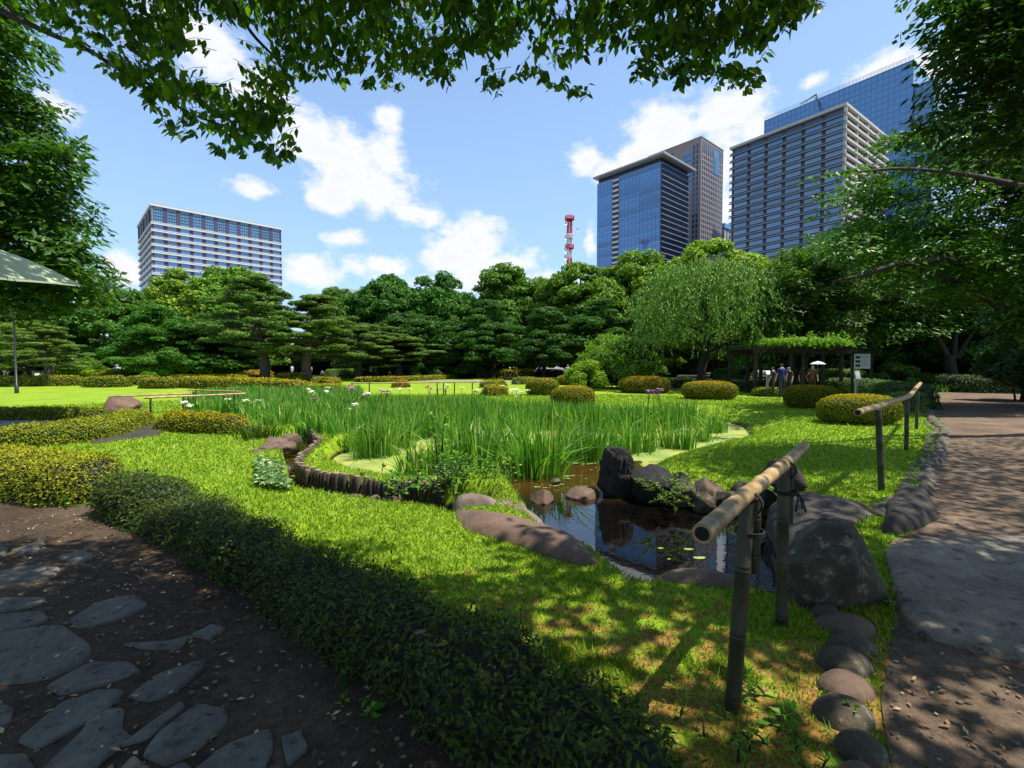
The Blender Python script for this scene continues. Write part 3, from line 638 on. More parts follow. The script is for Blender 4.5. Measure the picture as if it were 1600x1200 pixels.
# ---------------------------------------------------------------- lawn grass blades (stuff)
def grass(nb, r0, r1, name, label, zone=None):
    r = np.exp(rng.uniform(np.log(r0), np.log(r1), nb)); th = rng.uniform(-R(55), R(55), nb); Q = np.stack([r * np.sin(th), r * np.cos(th)], 1)
    for poly, marg in [(POND, .0), (STREAM, .02), (np.array(rp), -.01), (np.array(GP(EPX) + [(.55,1.),(.9,.2),(1.,-5),(-14,-5),(-14,5.)]), 0)]:
        Q = Q[sdf(Q, poly) > marg]
    Q = Q[sdf(Q, np.array(GP([(-500,686),(0,678),(100,671),(165,661),(190,654),(150,650),(0,652),(-500,655)]))) > 0]
    # thinner where worn
    nn = fbm(np.c_[Q, Q[:, :1] * 0], 2.5, 3); worn = np.clip((4.6 - Q[:, 1]) / 2.0, 0, 1) * .85
    Q = Q[rng.random(len(Q)) > worn * (nn > -.15)]
    n = len(Q); d = np.linalg.norm(Q, axis=1); z = gz(Q[:, 0], Q[:, 1])
    h = (.018 + .022 * rng.random(n)) * (1 + .04 * d) * (1 + (rng.random(n) > .985) * 1.1); wd = (.0022 + .0011 * d) * 1.0
    a = rng.uniform(0, 2 * pi, n); S = np.c_[np.cos(a), np.sin(a), a * 0] * wd[:, None]; ln = rng.normal(size=(n, 2)) * .55 * h[:, None]
    B = np.c_[Q, z - .004]; T = B + np.c_[ln, h]
    V = np.stack([B - S, B + S, T], 1).reshape(-1, 3); i = np.arange(n)[:, None] * 3
    mb = MB(); mb.add(V, i + [0, 1, 2], 0, np.repeat(rng.random(n), 3)); o = mb.obj(name, M['grass']); return tag(o, label, kind='stuff')
grass(420000, 1.3, 26, 'lawn_grass', 'short bright green grass of the lawn round the pond')
# ---------------------------------------------------------------- hedges and clipped bushes
def hedge_mesh(pts, h, w, leaf, mat, cover=1.6, seed=0, sub='twig', taper=.35, rough=.05, name='hedge', up=.35, deep=.06):
    """closed ribbon of superelliptic section along pts (world xyz of the foot); leaves grow from its skin"""
    pts = np.asarray(pts, float); dist = np.concatenate([[0], np.cumsum(np.linalg.norm(np.diff(pts[:, :2], axis=0), axis=1))]); L = dist[-1]
    n = max(6, int(L / max(.12, w * .3))); t = np.linspace(0, L, n + 1)
    # smooth centreline
    C = np.stack([np.interp(t, dist, pts[:, k]) for k in range(3)], 1)
    for _ in range(4): C[1:-1] = (C[:-2] + 2 * C[1:-1] + C[2:]) / 4
    T = unit(np.gradient(C[:, :2], axis=0)); S = np.c_[T[:, 1], -T[:, 0]]
    m = 14; ph = np.linspace(0, pi, m); e = taper
    cx = np.sign(np.cos(ph)) * np.abs(np.cos(ph)) ** e; cz = np.abs(np.sin(ph)) ** e
    endf = np.clip(np.minimum(t, L - t) / (w * .5), 0, 1); endf = np.sqrt(1 - (1 - endf) ** 2) * .97 + .03
    V = []
    for i in range(n + 1):
        hw = w / 2 * endf[i]
        V.append(np.c_[C[i, 0] + S[i, 0] * cx * hw, C[i, 1] + S[i, 1] * cx * hw, C[i, 2] + cz * h * (endf[i] ** .5)])
    V = np.concatenate(V); nn = fbm(V + seed * 3.3, 1.6 / max(w, .5), 3)[:, None]; 
    cen = np.repeat(C, m, 0) + [0, 0, h * .4]; V = V + unit(V - cen) * nn * rough * 2; V[:, 2] = np.maximum(V[:, 2], np.repeat(C[:, 2], m) - .02)
    i = np.arange(n)[:, None] * m + np.arange(m - 1)[None]; i = i.ravel(); F = np.stack([i, i + m, i + m + 1, i + 1], 1)
    A_ = V[F]; nrm = np.cross(A_[:, 2] - A_[:, 0], A_[:, 3] - A_[:, 1]); area = np.linalg.norm(nrm, axis=1) / 2; nrm = unit(nrm)
    out = (nrm * (A_.mean(1) - cen[F[:, 0]])).sum(1) < 0; nrm[out] *= -1
    N_ = int(area.sum() * cover / (leaf * leaf * .25)); k = rng.choice(len(F), N_, p=area / area.sum()); u, v = rng.random((2, N_, 1))
    Pp = A_[k, 0] * (1 - u) * (1 - v) + A_[k, 1] * u * (1 - v) + A_[k, 2] * u * v + A_[k, 3] * (1 - u) * v
    q = nrm[k]; Pp = Pp + q * ((rng.random((N_, 1)) - .65) * deep + .03 * fbm(Pp, 9, 2)[:, None]) + (q * .5 + [0, 0, .5]) * ((rng.random((N_, 1)) > .955) * rng.random((N_, 1)) * deep * 1.1)
    mb = MB(); inn = V - (V - cen) * np.array([.12, .12, .12]); mb.add(inn, F, 1, .2, True)
    U = unit(q + rand_dirs(N_) * .55 + [0, 0, up]); D = unit(np.cross(U, rand_dirs(N_)) + q * .35)
    leaf_quads(mb, Pp, D, U, leaf * (.7 + .6 * rng.random(N_)), leaf * .45, 0, np.clip(rng.random(N_) * .75 + .25 * (q[:, 2] > .5) * rng.random(N_), 0, 1))
    return mb, mat
def hedge(label, pxs, h, w, leaf, mat='azalea', name='hedge', col=(1, 1, 1), z0=None, group='clipped hedges of the garden', **k):
    pts = np.array([GG(a, b) for a, b in pxs]) if z0 is None else np.array([(*G(a, b, z0), 0.) for a, b in pxs])
    c = pts.mean(0); mb, mt = hedge_mesh(pts - c, h, w, leaf, mat, name=name, **k)
    o = mb.obj(name, [M[mat], M['twig']], None, c); o.color = (*col, 1); return tag(o, label, 'hedge', group)
# foreground
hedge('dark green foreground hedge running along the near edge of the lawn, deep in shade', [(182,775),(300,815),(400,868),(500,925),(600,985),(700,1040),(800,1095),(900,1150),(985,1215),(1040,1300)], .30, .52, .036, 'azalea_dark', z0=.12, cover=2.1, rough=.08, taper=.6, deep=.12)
hedge('yellow green sunlit hedge at the left edge beside the earth path', [(-180,748),(-60,752),(20,760),(90,772),(150,782),(192,772)], .46, .95, .040, 'azalea', col=(1.15,1.05,1), cover=1.5, rough=.07, taper=.6, deep=.1, seed=3)
hedge('sunlit hedge between the gravel path and the stone step', [(-250,712),(-80,706),(0,703),(60,696),(120,690),(175,676),(215,661)], .38, .85, .050, 'azalea', seed=4, rough=.06, taper=.6, cover=1.5)
hedge('small reddish hedge with a few red flowers before the left bamboo rails', [(262,668),(300,673),(345,675),(384,676)], .42, .8, .055, 'clipped', col=(.95,.95,1), seed=5, rough=.06, taper=.6)
hedge('low clipped hedge on the far side of the gravel path', [(-300,655),(-100,655),(0,655),(90,655),(166,656)], .32, .6, .06, 'azalea', col=(.8,.85,.8), seed=6, taper=.6)
for k in range(11):
    px, py = [(230,643),(252,660),(276,657),(290,664),(268,650),(306,658),(240,652),(330,662),(352,666),(284,650),(262,644)][k]; 
    # red azalea flowers sit on that hedge
    p = P(px, py, 11.6 + .4 * rng.random()); mb = MB(); cards(mb, p + rand_dirs(7) * .025, np.tile([0, -.4, 1], (7, 1)), .07, .05, .8); 
    if k in (0, 2, 3, 5): tag(mb.obj('azalea_flower', M['red_petal']), ['first','','second','third','','fourth'][k] + ' red azalea flower placed on the small hedge near the left rails', 'flower', 'red azalea flowers')
# far left rows
HZ = [
 ('long clipped hedge bounding the left lawn', [(-250,606),(-100,605),(0,604),(70,603),(138,602)], .75, 1.8, 'clipped', (.9,1,1)),
 ('low oval clipped hedge behind the left lawn, with dark sides', [(146,604),(176,605),(206,604)], .78, 2.2, 'clipped', (.7,.85,1)),
 ('short clipped hedge stub between the two oval ones', [(209,601),(230,602)], .7, 1.6, 'clipped', (.8,.9,1)),
 ('low oval clipped hedge left of the bamboo rails, second oval', [(233,606),(258,607),(284,606)], .72, 2.0, 'clipped', (.85,.9,1)),
 ('long golden clipped hedge curving behind the left irises', [(288,605),(340,607),(390,611),(440,615),(480,617)], .75, 1.8, 'clipped', (1.05,1.05,1)),
 ('golden hedge tip running out behind the irises', [(455,612),(500,616),(545,615)], .5, 1.6, 'clipped', (1.1,1.1,1)),
 ('grey green clipped hedge behind the visitor in white', [(128,592),(160,592),(198,594)], 1.1, 2.4, 'azalea', (.8,.9,.8)),
 ('yellow low hedge under the visitor in white', [(95,594),(140,593),(180,594)], .75, 2., 'azalea', (1.3,1.1,1)),
 ('dark clipped mound in the left back corner', [(-40,588),(20,590),(70,592)], .8, 3., 'azalea_dark', (.8,.8,.8)),
 ('orange topped hedge at the back left of the garden', [(225,593),(270,592),(330,591),(390,592),(412,593)], 1.0, 3., 'clipped', (1.3,.95,.9)),
 ('orange hedge strip before the big pine trunk', [(340,596),(380,596),(405,597)], .6, 1.8, 'clipped', (1.4,.85,.8)),
 ('wavy golden hedge before the two pines', [(262,598),(300,597),(350,599),(392,598)], .7, 2., 'clipped', (1.,1.,1)),
 ('bright yellow hedge between the pine trunks', [(430,596),(450,596),(466,597)], .8, 2., 'azalea', (1.3,1.2,1)),
 ('small golden hedge right of the second pine', [(487,602),(510,601),(522,602)], .6, 1.8, 'clipped', (1.1,1.05,1)),
 ('lime green hedge by the visitors in the middle distance', [(520,592),(550,590),(575,589)], 1.1, 3., 'bright', (.75,.8,.8)),
 ('long thin hedge bending across the middle distance', [(552,597),(600,597),(650,595),(700,592),(745,589)], .45, 1.2, 'clipped', (1.05,1,1)),
 ('orange hedge end beside the round topiary', [(738,591),(757,591),(772,590)], .8, 1.8, 'clipped', (1.6,.75,.6)),
 ('orange little hedge behind the thin pale rail', [(612,605),(628,605),(640,605)], .5, 1.5, 'clipped', (1.4,.9,.7)),
 ('golden hedge in the back of the middle lawn', [(778,587),(805,589),(828,588)], 1.0, 3., 'clipped', (1.1,1.05,1)),
 ('second golden hedge in the back of the middle lawn', [(832,587),(855,587),(876,588)], .9, 2.6, 'clipped', (1.,1.05,1)),
 ('low golden clump right behind the middle irises', [(751,618),(770,618),(784,616)], .5, 1.2, 'clipped', (1.1,1.1,1)),
 ('thin golden hedge arching above the low golden clump', [(757,606),(775,603),(792,603)], .45, 1., 'clipped', (1.1,1.1,1)),
 ('little dark shrub row left of the paired clipped bushes', [(808,601),(820,599),(832,598)], .5, 1.2, 'azalea', (.8,.9,.9)),
 ('narrow square cut hedge behind the clipped bushes of the right lawn', [(925,602),(990,603),(1060,606),(1130,610),(1200,613)], .62, .8, 'hedge_green', (.85,.9,.9)),
 ('dark green hedge winding past the pergola to the path', [(1195,613),(1240,612),(1300,614),(1350,620),(1395,629),(1432,640)], .85, 1.6, 'hedge_green', (.75,.8,.7)),
 ('broad light green hedge mound in front of the pergola', [(1235,609),(1270,606),(1310,604),(1345,606)], 1.25, 2.4, 'hedge_green', (1.2,1.2,.8)),
 ('dark hedge along the back of the shaded path', [(1350,606),(1430,610),(1500,613),(1560,614),(1700,616),(1900,618)], 1.0, 1.6, 'hedge_green', (.5,.6,.5)),
 ('pale leafed shrubs at the hedge corner by the last handrail', [(1380,640),(1410,642),(1440,645)], .62, 1.3, 'hedge_green', (1.5,1.5,1.2)),
 ('light green clipped mound beside the weeping tree', [(1122,592),(1145,593),(1168,592)], 1.2, 2.6, 'hedge_green', (1.25,1.2,1.)),
]
for k, (lb, pxs, h, wd, mt, col) in enumerate(HZ):
    Y = GG(*pxs[0])[1]; hedge(lb, pxs, h, wd, max(.055, .0038 * Y), mt, col=col, seed=10 + k, cover=1.1, rough=.06 + .02 * (mt == 'hedge_green'), name='hedge')
def bush(label, px, pyb, wpx, hpx, mat='clipped', col=(1, 1, 1), name='clipped_bush', group='clipped azalea bushes on the right lawn', flat=.5, leaf=None, cat='bush'):
    g = GG(px, pyb); Y = g[1]; rx = wpx / FPX * Y / 2; h = hpx / FPX * Y * 1.02; g[1] += rx * .55; rx *= (g[1] / Y) ** .6
    V, F = ICO[4]; V = V.copy(); n = V / (np.abs(V[:, :2]).max(1)[:, None] ** 0 )
    xy = V[:, :2]; r = np.linalg.norm(xy, axis=1); z = V[:, 2]
    s = np.power(np.power(r, 3.) + np.power(np.abs(z), 3.), -1 / 3.)[:, None]; V = V * s
    nn = fbm(V + px, 1.5, 3)[:, None]; V = V * (1 + .07 * nn)
    V = V * [rx, rx * .72, h / 2]; A_ = V[F]; q = np.cross(A_[:, 1] - A_[:, 0], A_[:, 2] - A_[:, 0]); ar = np.linalg.norm(q, axis=1) / 2; q = unit(q)
    leaf = leaf or max(.045, .0031 * Y); N_ = int(ar.sum() * 1.35 / (leaf * leaf * .25)); k = rng.choice(len(F), N_, p=ar / ar.sum()); u, v = rng.random((2, N_, 1)); fl = (u + v) > 1; u = np.where(fl, 1 - u, u); v = np.where(fl, 1 - v, v)
    Pp = A_[k, 0] + (A_[k, 1] - A_[k, 0]) * u + (A_[k, 2] - A_[k, 0]) * v + q[k] * (rng.random((N_, 1)) - .6) * .06; qn = q[k]
    mb = MB(); mb.add(V * .93, F, 1, .2, True); U = unit(qn + rand_dirs(N_) * .45); D = unit(np.cross(U, rand_dirs(N_)) + qn * .4)
    # young orange tips grow on the top
    rn = np.clip(rng.random(N_) * .62 + .38 * np.clip(Pp[:, 2] / (h * .5), 0, 1) ** 2, 0, 1)
    leaf_quads(mb, Pp, D, U, leaf * (.7 + .6 * rng.random(N_)), leaf * .45, 0, rn)
    o = mb.obj(name, [M[mat], M['twig']], None, (g[0], g[1], g[2] + h / 2 - .03)); o.color = (*col, 1); return tag(o, label, cat, group)
bush('clipped bush with orange top, left of the pair behind the irises', 848, 618, 50, 26, col=(1,.95,1))
bush('clipped bush half hidden by the iris tips, front one of the pair', 898, 632, 68, 36, col=(1,.95,1))
bush('flat golden bush behind the pair of clipped bushes', 903, 602, 62, 16, col=(1.1,1.05,1))
bush('broad orange topped clipped bush on the lawn above the purple iris', 1013, 615, 80, 26, col=(1.15,.95,1))
bush('oval clipped bush left of the small double bush', 1118, 625, 84, 28, col=(1.05,.95,1))
bush('small flat double bush in front of the dark hedge', 1208, 620, 50, 14, col=(1,1.1,.9))
bush('rounded dark clipped bush with reddish top beside the small double bush', 1281, 639, 82, 36, col=(.85,.85,.9))
bush('largest clipped bush on the lawn, behind the far bamboo handrail', 1364, 665, 122, 46, col=(.95,1.,.9))
tg = 'round clipped topiary by the far trees'
for px, pb, wp, hp, lb in [(738,588,34,29,'tallest cone shaped topiary ball by the far trees'), (752,590,26,17,'wide topiary ball right of the tall cone'), (765,590,18,12,'small topiary ball at the right end of the group'), (703,587,14,12,'small round topiary left of the tall cone'), (720,588,18,9,'lowest flat topiary under the tall cone'), (1030,590,66,10,'dark flat bush under the weeping tree')]:
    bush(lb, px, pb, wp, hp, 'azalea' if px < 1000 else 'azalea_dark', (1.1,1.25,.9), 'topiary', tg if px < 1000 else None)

# ---------------------------------------------------------------- irises
def blades(n, h, spread, lean=.34, wd=.02, seg=4, bend=.5):
    b = rng.normal(size=(n, 2)) * spread * .5; a = rng.uniform(0, 2 * pi, n); out = unit(np.c_[b + rng.normal(size=(n, 2)) * .1 * spread, b[:, :1] * 0]); hh = h * (.6 + .45 * rng.random(n)); l = lean * rng.random(n) * (.5 + rng.random(n)) ; l = l + (rng.random(n) > .9) * .7
    S = np.c_[np.cos(a), np.sin(a), a * 0]; t = np.linspace(0, 1, seg + 1); V = []
    for k, tt in enumerate(t):
        w_ = wd * (.8 + .4 * (tt < .6)) * (1 - tt ** 3) + .0008
        c = np.c_[b, b[:, :1] * 0] + out * (l * tt ** 2.2 * hh)[:, None] + np.c_[a * 0, a * 0, hh * tt * (1 - .25 * l * tt ** 2)]
        V.append(c - S * w_ * .5); V.append(c + S * w_ * .5)
    V = np.stack(V, 1); m = 2 * (seg + 1); i = np.arange(n)[:, None] * m; F = np.concatenate([i + [2 * k, 2 * k + 1, 2 * k + 3, 2 * k + 2] for k in range(seg)])
    return V.reshape(-1, 3), F, np.repeat(rng.random(n) ** 1.3, m)
def clump(n, h, spread, **k):
    mb = MB(); V, F, r = blades(n, h, spread, **k); mb.add(V, F, 0, r); return mb
variants = [clump(120, 1.02, .30, wd=.022).mesh('iris_clump', [M['iris']]) for _ in range(4)] + [clump(80, .85, .24, wd=.02).mesh('iris_clump', [M['iris']]) for _ in range(2)]
CL = [(578,714,1.),(602,712,.95),(628,700,1.),(648,742,.95),(676,740,1.),(700,735,.8),(722,728,1.),(750,734,1.05),(770,716,1.),(828,742,1.),(850,740,1.1),(868,715,.9),(888,690,1.),(905,718,1.),(925,720,.95),(948,712,.8),(985,708,1.),(1010,706,1.),(1046,700,1.),(1070,702,1.05),(1098,690,.9),(1118,676,.9),(808,705,1.),(955,690,.9)]
names = ['first','second','third','fourth','fifth','sixth','seventh','eighth','ninth','tenth','eleventh','twelfth','thirteenth','fourteenth','fifteenth','sixteenth','seventeenth','eighteenth','nineteenth','twentieth','twenty-first','twenty-second','twenty-third','twenty-fourth']
for k, (px, py, s) in enumerate(sorted(CL)):
    g = G(px, py, WZ); o = link(random.choice(variants), 'iris_clump', None, (g[0], g[1], WZ - .06)); o.rotation_euler = (0, 0, rng.random() * 6); s *= .92 + .1 * rng.random(); s2 = s * (1.45 if py > 724 else 1.1); o.scale = (s2, s2, s * (1.0 if py < 720 else 1.02)); 
    tag(o, names[k] + ' tall iris clump from the left along the front of the bed', 'iris', 'iris clumps at the front of the pond bed'); c = .85 + .3 * rng.random(); o.color = (c * 1.1, c, c, 1)
BED = np.array(GP([(530,664),(580,688),(700,690),(800,680),(880,674),(1000,678),(1095,668),(1125,662),(1100,659),(1000,657),(900,655),(800,652),(755,640),(640,634),(540,634),(480,640)], WZ))
LB = np.array(GP([(300,645),(345,650),(382,652),(430,668),(500,672),(560,690),(530,652),(560,625),(560,615),(480,616),(420,615),(350,620),(310,625)], -.05))
mb = MB(); nf = 0; spots = []
for poly, step, zz in ((BED, .36, WZ - .05), (LB, .40, None)):
    lo, hi = poly.min(0), poly.max(0)
    for x in np.arange(lo[0], hi[0], step):
        for y in np.arange(lo[1], hi[1], step):
            q = np.array([[x, y]]) + rng.normal(size=(1, 2)) * .1
            if inside(q, poly)[0] and rng.random() < .93 and (zz is None or fbm(np.array([[x, y, 7.]]), .9, 2)[0] > (.0 if y < 13 else -.25)):
                hf = 1 + .22 * fbm(np.array([[x, y, 3.]]), .8, 2)[0]; zg = zz if zz is not None else float(gz(q[0, 0], q[0, 1])[0]) - .03
                d = q[0, 1]; V, F, r = blades(int(58 - d * 1.2), hf * ((.96 - .012 * max(0, y - 9)) if zz is not None else .62), .30, wd=.018 + .0010 * d, seg=3 if d < 11 else 2, lean=.35 if zz is None else .28)
                mb.add(V + [q[0, 0], q[0, 1], zg], F, 0, r); spots.append((q[0, 0], q[0, 1], zg, .95 if zz is not None else .68))
tag(mb.obj('iris_bed', M['iris']), 'dense mass of green iris blades filling the bed', kind='stuff')
def iris_flower(mat, small=False):
    mb = MB()
    for k in range(6):
        a = k * pi / 3; D = np.array([[cos(a), sin(a), .25 if k % 2 else -.15]]); 
        for s in (-.3, 0, .3):
            a2 = a + s; leaf_quads(mb, np.array([[0, 0, .0]]), np.array([[cos(a2), sin(a2), .35 if k % 2 else -.1]]), np.array([[0, 0, 1.]]), .085, .06, 0, rng.random(1), .1)
    root = mb.mesh('petals', [M[mat]]); mb = MB(); tube(mb, [(0, 0, -.5), (.01, 0, -.25), (0, 0, 0)], .006, 5); return root, mb.mesh('stem', [M['iris']])
FLM = {k: iris_flower(k + '_petal') for k in ('white', 'mauve', 'pink')}
FL = [('white',[(404,626),(410,622),(425,618),(482,608),(486,612),(490,617),(510,612),(512,606),(445,632),(555,632),(548,640),(575,615),(605,612),(640,608),(625,608),(288,629),(296,634),(356,624),(786,603),(800,610),(806,609),(824,610),(815,613),(745,610),(700,603),(722,606),(384,626),(570,617),(610,610),(397,630),(742,612),(808,618)]),
      ('mauve',[(429,619),(492,624),(567,619),(605,616),(574,616),(1013,611),(1020,611),(1026,615),(1031,609),(565,622),(1015,616),(1028,612)]), ('pink',[(545,605),(549,607),(596,611),(604,611),(668,605),(673,607)])]
ORD = names + ['twenty-fifth','twenty-sixth','twenty-seventh','twenty-eighth','twenty-ninth','thirtieth','thirty-first','thirty-second','thirty-third']
for kind, L in FL:
    cntr = [0, 0]
    for (px, py) in sorted(L):
        wh = int(px > 1000); cntr[wh] += 1; od = ORD[cntr[wh] - 1] + ' '
        Y = 19. if py > 606 else 22.; Y = 15.0 if py > 622 else Y; Y = 14.2 if px > 1000 else Y
        p = P(px, py, Y); r = empty('iris_flower', tuple(p), rng.random() * 6, od + ('purple iris flower from the left, standing above the right end of the bed' if px > 1000 else {'white':'white iris flower from the left above the green bed','mauve':'pale mauve iris flower from the left among the blades','pink':'pink magenta iris flower from the left at the bed back'}[kind]), 'flower', 'purple iris flowers at the right end' if px > 1000 else kind + ' iris flowers in the bed')
        r.rotation_euler[0] = rng.normal() * .2; s = 1.15 + .5 * rng.random(); s *= max(1, Y / 16) ; r.scale = (s * 1.1, s * 1.1, s)
        o = link(FLM[kind][0], 'petals', r); o2 = link(FLM[kind][1], 'stem', r)
# ---------------------------------------------------------------- small plants
def plant_mb(nst, h, lean, leaf, lw, step=.06, mat=0, droop=.25, pairs=True, start=.15):
    mb = MB()
    for k in range(nst):
        a = rng.random() * 2 * pi; ln = lean * (.3 + rng.random()); hh = h * (.6 + .5 * rng.random()); b = rng.normal(size=2) * .06 * nst ** .4
        tt = np.linspace(0, 1, 7); pts = np.c_[b[0] + cos(a) * ln * tt ** 1.6, b[1] + sin(a) * ln * tt ** 1.6, hh * tt * (1 - .25 * tt * min(1, ln / h))]
        tube(mb, pts, np.linspace(.006, .002, 7) * (1 + h), 4, 1, False)
        s = np.arange(start, 1, step / hh); 
        for j, q in enumerate(s):
            p = np.array([np.interp(q, tt, pts[:, c]) for c in range(3)])
            for sg in ((0, pi) if pairs else (0,)):
                an = j * 2.4 + sg; D = np.array([[cos(an), sin(an), .25 - droop * rng.random() * 2]]); leaf_quads(mb, p[None], D, np.array([[0, 0, 1.]]) + rng.normal(size=(1, 3)) * .25, leaf * (.6 + .6 * rng.random()) * (1.1 - .4 * q), lw, 0, rng.random(1), .1)
        leaf_quads(mb, np.repeat(pts[-1][None], 4, 0), rand_dirs(4) + [0, 0, .6], rand_dirs(4), leaf * .7, lw * .7, 0)
    return mb
def plant(label, px, py, Y, nst, h, lean, leaf, lw, mat='weed', col=(1, 1, 1), name='leafy_plant', cat='plant', z=None, **k):
    p = P(px, py, Y); g = (p[0], Y, p[2] if z is None else z); o = plant_mb(nst, h, lean, leaf, lw, **k).obj(name, [M[mat], M['twig']], None, g); o.color = (*col, 1); return tag(o, label, cat)
plant('tall weed with paired leaves rising before the front iris clumps', 693, 752, 6.75, 3, 1.0, .15, .13, .06, droop=.3, step=.09)
plant('bright green leafy plant at the left of the pond shelf, arching over the logs', 655, 772, 6.4, 14, .38, .45, .11, .05, step=.05)
plant('dense bright shrub in the middle above the pond shelf', 712, 762, 6.55, 24, .50, .30, .10, .05, step=.055, col=(1.05,1,1))
plant('dark stemmed shrub between the bright ones above the shelf', 700, 758, 6.3, 8, .42, .25, .09, .03, mat='hedge_green', step=.04)
plant('yellow green shrub at the right end behind the pond shelf', 757, 760, 6.7, 18, .42, .25, .09, .045, step=.05, col=(1.25,1.1,1))
plant('low fern on the pink shelf beside the brown rock', 790, 800, 5.5, 12, .10, .22, .08, .035, step=.02, droop=.5, start=.3, name='fern')
plant('small green plant on the left end of the pond shelf', 752, 793, 5.65, 8, .14, .16, .07, .035, step=.03)
plant('fern tuft hanging over the dark bank right of the upright black rock', 1040, 768, 6.05, 16, .16, .30, .07, .025, mat='bright', col=(.8,.8,.8), step=.02, name='fern')
plant('pale fern low on the bank by the waterline', 1052, 785, 5.8, 10, .12, .2, .06, .02, mat='bright', col=(.7,.7,.7), step=.02, name='fern')
for k, (px, py, Y, nn_, h) in enumerate([(404,690,10.1,26,.42), (428,683,10.6,16,.32), (447,680,10.5,30,.5), (380,684,10.8,20,.3)]):
    p = P(px, py, Y); V, F, r = blades(nn_ * 4, h, .35, lean=.9, wd=.022, seg=4); mb = MB().add(V, F, 0, r); o = mb.obj('strappy_plant', M['azalea_dark' if k != 1 else 'bright'], None, (p[0], Y, float(gz(p[0], Y)[0]))); o.color = (1.1, 1.2, 1, 1)
    tag(o, ['dark strappy tuft by the hedge end, nearest the lawn', 'yellowish strappy tuft between two dark ones', 'largest dark strappy tuft above the stream bend', 'small strappy tuft tucked against the small hedge'][k], 'plant')
mb = MB(); 
for k in range(1100):
    a, b = rng.random(2); px = 402 + 52 * a; py = 722 + 40 * b + 8 * a; g = G(px, py, 0); z = float(gz(g[0], g[1])[0]) + .05 + .07 * rng.random(); D = rand_dirs(1) * [1, 1, .3]; leaf_quads(mb, np.array([[g[0], g[1], z]]), D, np.array([[0, -.3, 1.]]) + rng.normal(size=(1, 3)) * .3, .07, .05, 0, rng.random(1))
tag(mb.obj('ivy_patch', M['ivy']), 'patch of pale edged ivy on the lawn side of the stream', kind='stuff')
for k, (px, py, Y, s, lb) in enumerate([(1215,1110,2.15,.09,'broad leafed weed in the shaded grass right of the near post'), (1145,1140,2.0,.05,'small weed at the foot of the near bamboo post'), (1190,1180,1.85,.045,'small weed below the near post at the picture edge'), (1350,880+60,2.9,.06,'grassy weed at the foot of the grey boulder'), (1280,1170,1.95,.05,'little weed beside the edging cobbles'), (20,730,6.2,.14,'bright weeds under the left sunlit hedge'), (160,785,4.9,.12,'bright weeds below the gap of the two left hedges'), (570,1110,2.2,.06,'single seedling at the foot of the dark hedge'), (1045,1160,1.8,.05,'seedling with pale tips in front of the dark hedge')]):
    g = G(px, py, 0); o = plant_mb(5 + 3 * (s > .1), s * 1.2, s * .9, s * .9, s * .42, step=s * .5, start=.2).obj('small_weed', [M['weed'], M['twig']], None, (g[0], g[1], float(gz(g[0], g[1])[0]) - .005)); tag(o, lb, 'plant')
# ---------------------------------------------------------------- trees
def puff_crown(mb, C, Rr, leaf, cover=1.15, flat=.8, jit=.55, core=.80, seed=0, m=0, top=.25, centre=None, lw=.6, droop=0.):
    """billowing crown: leaf clumps round many puffs, with an opaque leafy core in each"""
    V1, F1 = ICO[2]
    for k, (c, r) in enumerate(zip(C, Rr)):
        n = int(4 * pi * r * r * flat * cover / (leaf * leaf * lw * .5)); u = rand_dirs(int(n * 1.5)); u = u[(u[:, 2] > -.45 + rng.random(len(u)) * .3)][:n]
        if centre is not None:
            o = unit(c - centre); u = u[(u @ o) > -.55]
        n = len(u); sh = 1 + .42 * fbm(u * 1.5 + k * 3.1 + seed, 1.6, 2)
        Pt = c + u * [1, 1, flat] * r * (sh * (1 - .3 * rng.random(n) ** 2.2))[:, None]
        rn = np.clip(rng.random(n) * .8 + top * (u[:, 2] - .2) * .6, 0, 1)
        cards(mb, Pt, u * [1, 1, 1 / flat], leaf * (.6 + .8 * rng.random(n)), leaf * lw, jit, m, rn, droop)
        if core: mb.add(c + V1 * [1, 1, flat] * r * core * (1 + .25 * fbm(V1 + k, 1.5, 2))[:, None], F1, m, .1, True)
def limb(a, b, sag=.1, n=7, wob=.15):
    a = np.array(a, float); b = np.array(b, float); t = np.linspace(0, 1, n)[:, None]; L = np.linalg.norm(b - a)
    p = a + (b - a) * t; w_ = rng.normal(size=(n, 3)) * wob * L * .12; w_[0] = w_[-1] = 0; p = p + w_ + np.array([0, 0, 1.]) * (np.sin(t * pi) * sag * L); return p
def ordinal(k): return ['first','second','third','fourth','fifth','sixth','seventh','eighth','ninth','tenth'][k]
